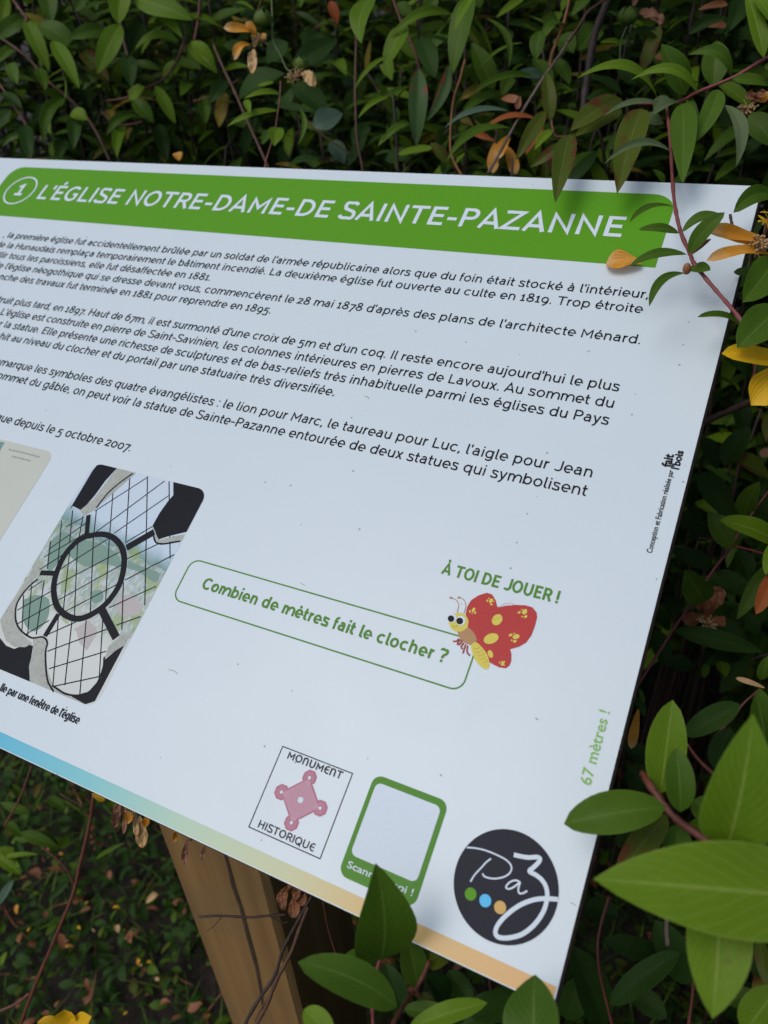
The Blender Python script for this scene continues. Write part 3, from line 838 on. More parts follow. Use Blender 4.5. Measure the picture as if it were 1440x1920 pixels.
# colour strip along the foot
m, nt, b = new_mat('colour_strip_ink')
uvn = N(nt, 'ShaderNodeUVMap'); uvn.uv_map = 'UVMap'
sp = N(nt, 'ShaderNodeSeparateXYZ'); nt.links.new(uvn.outputs[0], sp.inputs[0])
nt.links.new(ramp(nt, sp.outputs[0], [(0.0, (0.03, 0.40, 0.70, 1)), (0.5, (0.045, 0.43, 0.64, 1)), (0.64, (0.17, 0.52, 0.55, 1)), (0.735, (0.40, 0.57, 0.40, 1)), (0.82, (0.50, 0.52, 0.28, 1)), (0.88, (0.60, 0.41, 0.13, 1)), (1.0, (0.66, 0.38, 0.13, 1))]), b.inputs['Base Color'])
b.inputs['Roughness'].default_value = 0.38
xs = np.linspace(-PW + 0.6, -0.6, 30)
v = [W(x, -419.6, 0.10) for x in xs] + [W(x, -413.2, 0.10) for x in xs]
obj('colour_strip', v, [[i, i + 1, 31 + i, 30 + i] for i in range(29)], m, sign, [(i / 29, 0) for i in range(30)] + [(i / 29, 1) for i in range(30)], False)

# photograph of the church window, printed
m, nt, b = new_mat('printed_town_view')
uvn = N(nt, 'ShaderNodeUVMap'); uvn.uv_map = 'UVMap'
sp = N(nt, 'ShaderNodeSeparateXYZ'); nt.links.new(uvn.outputs[0], sp.inputs[0])
wob = noise(nt, 7, 4, uvn.outputs[0])
yy = mathn(nt, 'ADD', mathn(nt, 'ADD', sp.outputs[1], mathn(nt, 'MULTIPLY', sp.outputs[0], 0.10)), mathn(nt, 'MULTIPLY', mathn(nt, 'SUBTRACT', wob, 0.5), 0.10))
land = ramp(nt, yy, [(0.0, (0.56, 0.60, 0.55, 1)), (0.30, (0.60, 0.63, 0.58, 1)), (0.42, (0.40, 0.48, 0.44, 1)), (0.60, (0.34, 0.46, 0.45, 1)), (0.70, (0.13, 0.27, 0.24, 1)), (0.735, (0.28, 0.42, 0.45, 1)), (0.78, (0.52, 0.64, 0.72, 1)), (1.0, (0.56, 0.66, 0.73, 1))])
vo = N(nt, 'ShaderNodeTexVoronoi'); vo.inputs['Scale'].default_value = 48
nt.links.new(uvn.outputs[0], vo.inputs['Vector'])
hs = N(nt, 'ShaderNodeSeparateColor'); nt.links.new(vo.outputs['Color'], hs.inputs[0])
town = ramp(nt, hs.outputs[0], [(0, (0.62, 0.66, 0.66, 1)), (0.35, (0.20, 0.30, 0.24, 1)), (0.55, (0.44, 0.48, 0.50, 1)), (0.75, (0.38, 0.44, 0.25, 1)), (0.93, (0.46, 0.36, 0.33, 1))], 'CONSTANT')
band_m = mathn(nt, 'MULTIPLY', mathn(nt, 'MULTIPLY', mathn(nt, 'GREATER_THAN', yy, 0.36), mathn(nt, 'LESS_THAN', yy, 0.70)), 0.42)
c = mixc(nt, band_m, land, town)
n5 = noise(nt, 10, 3, uvn.outputs[0])
gm = mathn(nt, 'MULTIPLY', mathn(nt, 'MULTIPLY', mathn(nt, 'SUBTRACT', n5, 0.52, True), 9, True), mathn(nt, 'MULTIPLY', mathn(nt, 'LESS_THAN', yy, 0.72), mathn(nt, 'GREATER_THAN', yy, 0.32)))
c = mixc(nt, mathn(nt, 'MULTIPLY', gm, 0.75), c, (0.25, 0.36, 0.10, 1))
nt.links.new(c, b.inputs['Base Color'])
b.inputs['Roughness'].default_value = 0.38
PHX0, PHX1, PHY0, PHY1 = -328.5, -242.8, -385.8, -257.4
q = rrect(PHX0, PHY0, PHX1, PHY1, 7)
photo = obj('window_photograph', [W(x, y, 0.10) for x, y in q], [list(range(len(q)))], m, sign, [((x - PHX0) / (PHX1 - PHX0), (y - PHY0) / (PHY1 - PHY0)) for x, y in q], False)
CLIP = rrect(PHX0 + .1, PHY0 + .1, PHX1 - .1, PHY1 - .1, 6.9)
def clip_poly(bb):                          # cut an outline at the print's rounded edge
    for k in range(len(CLIP)):
        (ax, ay), (bx, by) = CLIP[k - 1], CLIP[k]
        ins = lambda p: (bx - ax) * (p[1] - ay) - (by - ay) * (p[0] - ax)
        out = []
        for i in range(len(bb)):
            p, q_ = bb[i - 1], bb[i]
            ip, iq = ins(p), ins(q_)
            if (ip >= 0) != (iq >= 0):
                t = ip / (ip - iq)
                out.append((p[0] + (q_[0] - p[0]) * t, p[1] + (q_[1] - p[1]) * t))
            if iq >= 0: out.append(q_)
        bb = out
        if not bb: return bb
    return bb
S7 = (3.3675, 0, 810)
def q7(pts): return [B(S7[1] + x / S7[0], S7[2] + y / S7[0]) for x, y in pts]
def photo_poly(mb, pts, z):
    bb = clip_poly(q7(pts))
    if len(bb) < 3: return
    area = sum(bb[i][0] * bb[(i + 1) % len(bb)][1] - bb[(i + 1) % len(bb)][0] * bb[i][1] for i in range(len(bb)))
    poly(mb, bb if area > 0 else bb[::-1], z)
tr = MB()
ringp = [(545, 660), (640, 646), (715, 668), (772, 735), (785, 830), (760, 950), (705, 1045), (630, 1120), (540, 1170), (470, 1178), (400, 1145), (355, 1085), (340, 985), (360, 885), (412, 775), (478, 700), (545, 660)]
ribbon(tr, [(a, b2) for a, b2, _ in smooth_path([(x, y, 0) for x, y in q7(ringp)], 5)], 1.75, W, 0.24)
for a, w_ in (([(560, 525), (548, 650)], 2.8), ([(975, 632), (800, 732)], 4.2), ([(255, 890), (345, 893)], 3.0), ([(370, 1150), (285, 1290)], 3.0), ([(645, 1125), (735, 1300)], 4.4)):
    ribbon(tr, q7(a), w_ / 2, W, 0.25 + random.random() * .03)
for a in ([(340, 1640), (300, 1560), (288, 1400), (300, 1330), (270, 1295), (200, 1300), (130, 1250), (100, 1180), (110, 1080), (180, 980), (240, 930)], [(330, 1600), (420, 1655), (520, 1660), (600, 1610), (650, 1500), (660, 1420)], [(840, 262), (760, 320), (680, 390), (610, 480)], [(1140, 690), (1000, 706), (965, 640)]):
    ribbon(tr, [(x, y) for x, y, _ in smooth_path([(x, y, 0) for x, y in q7(a)], 5)], 0.5, W, 0.245)
for pts in ([(440, 490), (585, 245), (625, 195), (740, 228), (665, 310), (600, 400), (540, 470), (512, 495), (462, 468)],
            [(1095, 315), (1280, 360), (1300, 400), (1185, 630), (1060, 660), (1000, 680), (965, 590), (1010, 510), (1060, 440), (1095, 400)],
            [(0, 1300), (40, 1350), (90, 1370), (170, 1340), (210, 1350), (185, 1500), (190, 1580), (-10, 1500)],
            [(790, 1340), (600, 1700), (540, 1720), (450, 1670), (560, 1640), (640, 1550), (660, 1440), (720, 1390)]):
    photo_poly(tr, pts, 0.19)
tr.build('tracery_print', M['ink_black'], photo, smooth=False)
for k, pts in enumerate(([(740, 228), (860, 258), (790, 320), (700, 400), (640, 450), (600, 490), (530, 530), (508, 495), (590, 425), (660, 335)],
            [(962, 588), (985, 650), (1005, 682), (1140, 652), (1165, 650), (1148, 686), (1000, 702), (965, 640)],
            [(248, 792), (268, 832), (235, 900), (175, 965), (125, 1045), (100, 1130), (105, 1220), (140, 1280), (205, 1335), (160, 1360), (90, 1355), (40, 1320), (15, 1250), (0, 1180), (90, 1050), (170, 930)],
            [(210, 1300), (270, 1290), (305, 1330), (290, 1400), (295, 1500), (330, 1590), (400, 1650), (480, 1690), (545, 1722), (340, 1650), (190, 1580), (185, 1480), (210, 1380)],
            [(835, 1255), (790, 1345), (700, 1400), (660, 1430), (690, 1350), (760, 1290)])):
    stn = MB()
    photo_poly(stn, pts, 0.205 + 0.003 * k)
    stn.build('stone_print', M['ink_stone'], photo, smooth=False)
lat = MB()
for a in ([(820, 290), (795, 690)], [(932, 280), (915, 1095)], [(1068, 312), (1075, 800)], [(715, 370), (690, 690), (665, 1110)], [(610, 490), (590, 680), (570, 1170)], [(525, 530), (490, 720), (470, 1170)], [(440, 760), (400, 1130)],
          [(370, 1165), (335, 1600)], [(455, 1195), (410, 1600)], [(545, 1190), (505, 1655)], [(650, 1180), (625, 1595)], [(780, 950), (770, 1250)], [(460, 495), (440, 700)], [(390, 560), (365, 850)], [(320, 690), (300, 865)], [(280, 935), (230, 1280)], [(200, 970), (175, 1290)], [(150, 1030), (140, 1250)],
          [(415, 600), (530, 540)], [(310, 740), (545, 575)], [(280, 790), (540, 640)], [(600, 500), (935, 285)], [(590, 645), (1040, 310)], [(720, 640), (1070, 400)], [(790, 700), (975, 590)], [(250, 870), (470, 730)], [(360, 880), (690, 670)], [(350, 970), (780, 745)], [(345, 1075), (785, 830)], [(400, 1140), (765, 950)],
          [(805, 800), (1100, 660)], [(790, 935), (1100, 775)], [(690, 1110), (985, 975)], [(735, 1220), (890, 1165)], [(300, 1280), (480, 1200)], [(300, 1385), (690, 1240)], [(310, 1495), (670, 1385)], [(345, 1605), (650, 1540)], [(110, 1125), (335, 1000)], [(105, 1215), (340, 1085)], [(160, 1280), (310, 1190)], [(180, 1000), (270, 940)]):
    bb = clip_poly(q7(a) + q7(a)[::-1][:1]) if False else q7(a)
    bb = [(min(max(x, PHX0 + .3), PHX1 - .3), y) for x, y in bb]
    ribbon(lat, bb, 0.33, W, 0.13 + random.random() * 0.05)
lat.build('glazing_bars_print', M['ink_black'], photo, smooth=False)
blobs = MB()
for pts in ([(310, 700), (400, 630), (480, 690), (420, 760), (330, 870), (300, 860)], [(420, 770), (500, 690), (620, 700), (740, 770), (760, 850), (640, 830), (540, 850)], [(150, 1060), (230, 1030), (310, 1060), (300, 1180), (220, 1260), (150, 1200)], [(570, 1010), (640, 1000), (650, 1060), (590, 1080)], [(810, 810), (900, 850), (1000, 890), (980, 950), (870, 880), (810, 860)]):
    ppoly(blobs, pts, 0.108 + 0.001 * len(blobs.f), *S7, closed_smooth=True)
blobs.build('tree_print', ink('faded_tree_ink', (0.20, 0.31, 0.25, 1)), photo, smooth=False)
blobs = MB()
for pts in ([(740, 1050), (830, 1020), (900, 1090), (880, 1150), (780, 1170), (730, 1110)], [(480, 1240), (560, 1190), (620, 1260), (550, 1380), (500, 1330)]):
    ppoly(blobs, pts, 0.114 + 0.001 * len(blobs.f), *S7)
blobs.build('roof_print', ink('faded_roof_ink', (0.46, 0.43, 0.41, 1)), photo, smooth=False)
mb = MB(); lettering(mb, "lle par une fenêtre de l'église", -297.6, -247.2, -395.6, 6.0, 56, anchor=4)
mb.build('caption', M['ink_black'], sign, smooth=False)
# old map print
m, nt, b = new_mat('old_map_print')
g = N(nt, 'ShaderNodeNewGeometry').outputs['Position']
nt.links.new(mixc(nt, noise(nt, 40, 5, g), (0.50, 0.53, 0.45, 1), (0.58, 0.60, 0.50, 1)), b.inputs['Base Color'])
b.inputs['Roughness'].default_value = 0.4
q = rrect(-470.0, -385.8, -361.5, -257.2, 7)
omap = obj('old_map', [W(x, y, 0.10) for x, y in q], [list(range(len(q)))], m, sign, None, False)
mb = MB()
for k in range(2):
    y = -262.5 - 4.0 * k
    x = -398.0 + 6 * k
    while x < -371.5 - 6 * k:
        w_ = random.uniform(1.0, 2.6)
        ribbon(mb, [(x, y + random.uniform(-.15, .15)), (x + w_, y + random.uniform(-.15, .15))], 0.55, W, 0.14)
        x += w_ + 0.5
mb.build('faint_map_caption', M['ink_grey'], omap, smooth=False)
mb = MB()
for k in range(9):
    x, y = random.uniform(-455, -372), random.uniform(-375, -285)
    pts = [(x, y)]
    for j in range(5): pts.append((min(max(pts[-1][0] + random.uniform(-14, 14), -466), -366), min(max(pts[-1][1] + random.uniform(-12, 12), -382), -276)))
    ribbon(mb, [(a, c2) for a, c2, _ in smooth_path([(x, y, 0) for x, y in pts], 4)], 0.12, W, 0.13 + .002 * k)
mb.build('map_lines', M['ink_grey'], omap, smooth=False)
mb = MB()
ribbon(mb, [B(-40, 905), B(4, 829)], 2.4, W, 0.12)
mb.build('map_edge_tint', ink('map_teal_ink', (0.16, 0.30, 0.27, 1)), omap, smooth=False)

for pts, w_, mt in (([(316, 1256), (326, 1258), (334, 1264)], 0.30, 'ink_grey'), ([(684, 743), (690, 745), (692, 748)], 0.35, 'ink_tan'), ([(563, 1093), (572, 1098)], 0.25, 'ink_grey'), ([(1004, 1346), (1009, 1350)], 0.5, 'ink_grey'), ([(1070, 1692), (1080, 1698)], 0.3, 'ink_grey'), ([(1101, 660), (1106, 657)], 0.4, 'ink_grey')):
    mb = MB(); pstroke(mb, pts, w_, 0.14)
    mb.build('dirt_mark', M[mt], sign, smooth=False)
# ------------------------------------------------------------------ ground
m, nt, b = new_mat('leaf_mould_soil')
g = N(nt, 'ShaderNodeNewGeometry').outputs['Position']
f1, f2 = noise(nt, 18, 6, g, 0.65), noise(nt, 130, 5, g, 0.7)
c = mixc(nt, mathn(nt, 'MULTIPLY', mathn(nt, 'SUBTRACT', f2, 0.35, True), 2.2, True), (0.014, 0.010, 0.007, 1), (0.055, 0.040, 0.028, 1))
c = mixc(nt, mathn(nt, 'MULTIPLY', mathn(nt, 'SUBTRACT', f1, 0.5, True), 2.0, True), c, (0.03, 0.042, 0.018, 1))
nt.links.new(c, b.inputs['Base Color'])
b.inputs['Roughness'].default_value = 0.95
bp = N(nt, 'ShaderNodeBump'); bp.inputs['Strength'].default_value = 0.9; bp.inputs['Distance'].default_value = 0.01
nt.links.new(f2, bp.inputs['Height']); nt.links.new(bp.outputs[0], b.inputs['Normal'])
gx = np.concatenate([[-60, -20, -6], np.linspace(-2.2, 2.2, 90), [6, 20, 60]])
gy = np.concatenate([[-60, -20, -6], np.linspace(-1.6, 2.4, 80), [6, 20, 60]])
v = []
for y in gy:
    for x in gx:
        near = max(0.0, 1 - max(abs(x) / 2.2, abs(y - 0.4) / 2.0))
        v.append((x, y, near * (0.022 * math.sin(7.3 * x + 2) * math.sin(6.1 * y) + 0.012 * math.sin(23 * x + 9 * y) + 0.008 * random.uniform(-1, 1))))
nx_ = len(gx)
obj('ground', v, [[j * nx_ + i, j * nx_ + i + 1, (j + 1) * nx_ + i + 1, (j + 1) * nx_ + i] for j in range(len(gy) - 1) for i in range(nx_ - 1)], m)['kind'] = 'structure'

# ------------------------------------------------------------------ loose foliage of the bushes
VIEW_MIN = []                               # (test over pixel, least depth) so that loose leaves stay behind the outer shoots
def blocked(p, floor):
    q = np.asarray(p) - BORG
    by, bz = q[1] * TILT_C + q[2] * TILT_S, -q[1] * TILT_S + q[2] * TILT_C
    if -0.66 < q[0] < 0.012 and -0.45 < by < 0.02 and bz > -0.030: return True
    x, y, z = project(np.asarray(p)[None])
    if z[0] < 0.02: return True
    if -200 < x[0] < 1640 and -250 < y[0] < 2170 and z[0] < floor(x[0], y[0]): return True
    if np.linalg.norm(np.asarray(p) - CAM) < 0.30: return True
    if PX0 - .02 < p[0] < PX0 + PWID + .10 and -0.60 < p[1] < POST_Y + PWID + .02: return True
    return False
MATS_FILL = ['dark', 'mid', 'bright', 'olive', 'yellow', 'spotted']
def grow(parent, roots, n_shoot, spread, height, floor, mixw, leaf_len=(0.032, 0.056), density=0.016, lean=(0, 0), zmin=0.25, seed=1, bounds=None, upper=None):
    r = random.Random(seed)
    lv, tw = MB(), MB()
    for k in range(n_shoot):
        rx, ry = roots(r)
        h = height[0] + (height[1] - height[0]) * r.random()
        az = r.uniform(0, 2 * math.pi)
        sp_ = spread * r.random() ** 0.5
        top = np.array([rx + math.cos(az) * sp_ + lean[0], ry + math.sin(az) * sp_ + lean[1], h])
        c1 = np.array([rx + (top[0] - rx) * .25, ry + (top[1] - ry) * .25, h * 0.55])
        c2 = np.array([rx + (top[0] - rx) * .65, ry + (top[1] - ry) * .65, h * 0.9])
        droop = np.array([top[0] + math.cos(az) * .05 * r.random(), top[1] + math.sin(az) * .05 * r.random(), top[2] - r.uniform(0, .06)])
        path = smooth_path([(rx, ry, 0.0), c1, c2, top, droop], 8)
        ok = [not blocked(p, floor) for p in path]
        run = []
        for p, o_ in zip(path, ok):
            if o_: run.append(p)
            else: break
        if len(run) > 6:
            tv, tf, tu = tube(run, 0.0026, 0.0011, 5, False)
            tw.add(tv, tf, tu)
        seglen = np.linalg.norm(np.diff(path, axis=0), axis=1)
        acc_, nxt, turn = 0.0, r.uniform(0, density), r.uniform(0, 3.14)
        for i in range(len(path) - 1):
            a = nrm(path[i + 1] - path[i])
            s1 = nrm(np.cross(a, [0.2, 0.1, 1.0]) if abs(a[2]) < .95 else np.cross(a, [1, 0.2, 0]))
            s2 = np.cross(a, s1)
            while nxt < acc_ + seglen[i]:
                p = path[i] + a * (nxt - acc_)
                turn += 1.57 + r.uniform(-.3, .3)
                nxt += density * r.uniform(0.7, 1.35)
                if p[2] < zmin: continue
                for sd_ in (0, math.pi):
                    if r.random() < 0.08: continue
                    d = math.cos(turn + sd_) * s1 + math.sin(turn + sd_) * s2
                    L = r.uniform(*leaf_len) * (0.75 + 0.25 * min(1, (len(path) - i) / 6))
                    dirv = nrm(d * 0.85 + a * r.uniform(0.0, 0.6) + np.array([0, 0, r.uniform(-0.65, 0.1)]))
                    tip = p + dirv * L
                    if bounds and not bounds(p): continue
                    if blocked(p, floor) or blocked(tip, floor) or blocked((p + tip) / 2, floor): continue
                    nn = nrm(np.array([r.gauss(0, .35), r.gauss(0, .35), 1.0]) + 0.25 * d)
                    bv, bf, bu = blade(p, tip, L * r.uniform(.22, .34), nn, r.uniform(.02, .14), r.uniform(-.05, .05), r.uniform(.1, .4), 6, 2, 'lance', wavy=0.05, rs=r)
                    lv.add(bv, bf, bu, r.choices(range(len(MATS_FILL)), upper if upper and p[2] > 1.04 + r.uniform(-.06, .06) else mixw)[0])  # higher leaves draw a brighter mix: light from above put into leaf colour
            acc_ += seglen[i]
    o = lv.build('foliage', None, parent, mats=[M[k] for k in MATS_FILL])
    o['kind'] = 'stuff'
    if tw.n:
        o = tw.build('twigs', M['stem_dark'], parent)
        o['kind'] = 'stuff'
def L_(parent, rows, dd, mats='mid'):
    for row in rows:
        bx, by, tx, ty, w = row[:5]
        k = row[5] if len(row) > 5 else mats
        kw = row[6] if len(row) > 6 else {}
        kw = dict(kw)
        d = kw.pop('d', dd)
        if not isinstance(d, tuple):
            j = rng.uniform(-0.012, 0.012)
            d = (d + j, d + j + rng.uniform(-0.015, 0.008))
        hero_leaf(parent, (bx, by), (tx, ty), w, d, k, **kw)
def flower(parent, petals, d, calyx=None, stamens=None, stamen_mat='stamen', label=None):
    first = petals[0]
    f0 = None
    root = None
    cpx = calyx[:2] if calyx else (stamens[:2] if stamens else first[:2])
    rad = (calyx[2] if calyx else 9) * d / FPX
    c = P(cpx[0], cpx[1], d)
    mb_ = MB()
    if calyx:                                # five overlapping pointed sepals round a bud
        for k in range(5):
            an = 2 * math.pi * k / 5
            dv = np.array([math.cos(an), math.sin(an), 0.25])
            bv, bf, bu = blade(c - np.array([0, 0, rad * .9]), c + dv * rad * 0.55 + np.array([0, 0, rad * 1.0]), rad * 1.5, dv + np.array([0, 0, .2]), 0.42, 0, -0.2, 8, 4)
            mb_.add(bv, bf, bu)
        sv, sf = [], []
        for i in range(7):
            for j in range(10):
                th, ph2 = math.pi * i / 6, 2 * math.pi * j / 10
                sv.append(c + rad * .78 * np.array([math.sin(th) * math.cos(ph2), math.sin(th) * math.sin(ph2), math.cos(th)]))
        for i in range(6):
            for j in range(10): sf.append([i * 10 + j, (i + 1) * 10 + j, (i + 1) * 10 + (j + 1) % 10, i * 10 + (j + 1) % 10])
        mb_.add(sv, sf)
        root = mb_.build('flower', M['calyx'], parent)
    else:
        tv, tf, tu = tube(smooth_path([c + np.array([0, 0.006, -0.008]), c, c + nrm(CAM - c) * 0.003], 3), rad * 0.5, rad * 0.7, 8)
        mb_.add(tv, tf, tu)
        root = mb_.build('flower', M['petal_brown'], parent)
    if label: root['label'] = label
    for row in petals:
        bx, by, tx, ty, w, mt = row[:6]
        kw = dict(bend=random.uniform(-.12, .16), fold=random.uniform(.3, .6), prof='petal', name='petal', wavy=0.24 if mt in ('petal_brown', 'petal_pink', 'petal_cream') else 0.12, cw=0.6)
        if len(row) > 6: kw.update(row[6])
        hero_leaf(root, (bx, by), (tx, ty), w, kw.pop('d', (d, d - 0.006)), mt, **kw)
    if stamens:
        sx, sy, sr, n = stamens
        mb_ = MB()
        s0 = P(sx, sy, d - 0.003)
        for k in range(n):
            dv = nrm(rng.normal(0, 1, 3) * np.array([1, 1, .8]) + nrm(CAM - s0) * 0.6)
            ln = sr * d / FPX * rng.uniform(.6, 1.1)
            tv, tf, tu = tube(smooth_path([s0, s0 + dv * ln * .6 + rng.normal(0, .0006, 3), s0 + dv * ln], 2), 0.00025, 0.00022, 4, False)
            mb_.add(tv, tf, tu)
            e = s0 + dv * ln
            tv, tf, tu = tube([e - dv * .0005, e + dv * .0006], 0.0006, 0.0005, 5, False)
            mb_.add(tv, tf, tu)
        mb_.build('stamens', M[stamen_mat], root)
    return root

# ------------------------------------------------------------------ bush behind the left half of the sign
DA = 0.80
bushA = thing('flowering_shrub', 'leafy shrub with dense mid green leaves behind the left half of the sign', 'shrub', (-0.62, 0.28, 0.0), 'yellow flowered shrubs round the sign')
L_(bushA, [
    (47, 37, 93, 135, 27, 'bright'), (98, 77, 149, 167, 27, 'bright', dict(d=.77)), (226, 46, 183, 138, 42, 'bright', dict(d=.75, bend=.1)),
    (222, 44, 234, -40, 42, 'bright', dict(d=.75)), (252, 4, 343, 73, 27, 'bright', dict(d=.76, curve=-.1)), (250, -2, 362, 38, 40, 'bright', dict(d=.76)),
    (337, 78, 252, 94, 20, 'bright', dict(bend=.18, curve=-.08)), (72, 45, 147, 91, 37, 'mid'), (195, 54, 130, 72, 30, 'mid'), (45, 34, -8, 74, 34, 'mid'),
    (14, -5, 1, 60, 24, 'bright'), (90, -28, 97, 44, 34, 'mid'), (104, 26, 143, 78, 32, 'mid', dict(d=.83)), (150, 92, 205, 153, 30, 'olive', dict(d=.81)),
    (240, 104, 246, 166, 28, 'dark'), (302, 131, 236, 128, 17, 'mid', dict(bend=.16)), (338, 116, 310, 157, 32, 'bright'), (330, 119, 378, 131, 24, 'mid'),
    (271, 162, 242, 191, 25, 'bright'), (291, 161, 329, 233, 26, 'bright'), (249, 187, 288, 231, 30, 'mid'), (252, 214, 199, 254, 20, 'mid', dict(curve=.12)),
    (233, 237, 219, 296, 19, 'bright', dict(curve=.1)), (124, 183, 84, 273, 24, 'mid', dict(curve=.16)), (134, 210, 164, 225, 26, 'bright'),
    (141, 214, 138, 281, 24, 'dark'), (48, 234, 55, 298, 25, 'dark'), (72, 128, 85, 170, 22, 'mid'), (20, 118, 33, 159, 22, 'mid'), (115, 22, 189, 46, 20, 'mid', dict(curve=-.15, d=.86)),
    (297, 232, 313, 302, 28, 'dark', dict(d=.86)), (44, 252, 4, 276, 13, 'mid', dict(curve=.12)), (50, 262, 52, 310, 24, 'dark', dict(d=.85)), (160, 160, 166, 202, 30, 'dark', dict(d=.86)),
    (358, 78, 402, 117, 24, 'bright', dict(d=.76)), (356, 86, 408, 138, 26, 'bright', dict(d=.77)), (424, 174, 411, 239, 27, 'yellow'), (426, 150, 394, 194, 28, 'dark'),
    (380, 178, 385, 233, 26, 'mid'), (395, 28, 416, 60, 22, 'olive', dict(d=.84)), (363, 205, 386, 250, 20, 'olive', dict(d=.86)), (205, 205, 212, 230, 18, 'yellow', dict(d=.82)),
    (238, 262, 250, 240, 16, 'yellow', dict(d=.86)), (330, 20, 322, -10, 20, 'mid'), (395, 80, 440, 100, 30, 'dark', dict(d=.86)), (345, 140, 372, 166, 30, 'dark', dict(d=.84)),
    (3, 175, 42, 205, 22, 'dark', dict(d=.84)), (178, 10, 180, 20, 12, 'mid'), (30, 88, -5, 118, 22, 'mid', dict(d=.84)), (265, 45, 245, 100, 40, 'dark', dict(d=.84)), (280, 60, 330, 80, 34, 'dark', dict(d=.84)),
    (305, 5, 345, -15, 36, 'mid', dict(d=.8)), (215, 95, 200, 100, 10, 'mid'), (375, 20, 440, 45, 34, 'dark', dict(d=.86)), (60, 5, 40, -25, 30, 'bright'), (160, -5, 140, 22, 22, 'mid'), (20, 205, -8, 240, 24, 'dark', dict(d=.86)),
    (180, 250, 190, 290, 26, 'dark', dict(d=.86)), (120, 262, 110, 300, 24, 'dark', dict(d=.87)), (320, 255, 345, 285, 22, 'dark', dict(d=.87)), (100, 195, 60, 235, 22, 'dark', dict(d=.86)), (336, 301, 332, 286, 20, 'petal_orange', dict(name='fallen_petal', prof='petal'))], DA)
hero_stem(bushA, [(0, 70), (46, 103), (72, 130), (88, 150), (146, 200), (180, 246), (208, 305)], 3.4, .82, 'stem_brown')
hero_stem(bushA, [(20, -6), (35, 14), (50, 36), (47, 42)], 3.0, .79, 'stem_red')
hero_stem(bushA, [(0, 158), (26, 198), (50, 238), (60, 300)], 2.4, .83, 'stem_red')
hero_stem(bushA, [(230, 34), (226, 50), (232, 78), (240, 106)], 2.8, .78, 'stem_brown')
hero_stem(bushA, [(346, 74), (332, 112), (305, 150), (270, 166), (238, 183), (200, 189)], 2.4, .81, 'stem_red')
hero_stem(bushA, [(200, 158), (199, 182), (184, 224), (178, 240)], 2.0, .83, 'stem_dark')
hero_stem(bushA, [(190, 210), (215, 232), (240, 234), (268, 228)], 2.0, .82, 'stem_red')
hero_stem(bushA, [(375, -6), (371, 40), (364, 78)], 3.0, .80, 'stem_red')
hero_stem(bushA, [(401, 86), (420, 130), (440, 172), (470, 240), (504, 316), (520, 360)], 3.2, .74, 'stem_brown')
hero_stem(bushA, [(362, 190), (392, 182), (424, 166), (448, 148)], 1.8, .80, 'stem_red')
SPRAY = [14, 44, 32, 6, 2, 2]
wl = lambda f, b0, b1: (lambda x, y: b0 if f(x, y) else b1)
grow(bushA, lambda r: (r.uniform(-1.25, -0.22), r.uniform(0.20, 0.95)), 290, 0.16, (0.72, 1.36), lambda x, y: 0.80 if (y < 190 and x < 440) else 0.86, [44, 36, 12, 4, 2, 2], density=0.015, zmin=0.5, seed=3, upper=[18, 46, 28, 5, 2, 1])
grow(bushA, lambda r: (r.uniform(-1.6, -0.2), r.uniform(0.95, 1.5)), 170, 0.2, (0.9, 1.6), lambda x, y: 1.2, [80, 15, 3, 2, 1, 1], leaf_len=(.06, .095), density=0.026, zmin=0.7, seed=31)

grow(bushA, lambda r: (r.uniform(-0.95, -0.25), r.uniform(0.14, 0.34)), 60, 0.12, (0.95, 1.30), lambda x, y: 0.79 if y < 215 else 0.84, SPRAY, leaf_len=(.034, .058), density=0.020, zmin=0.95, seed=77)

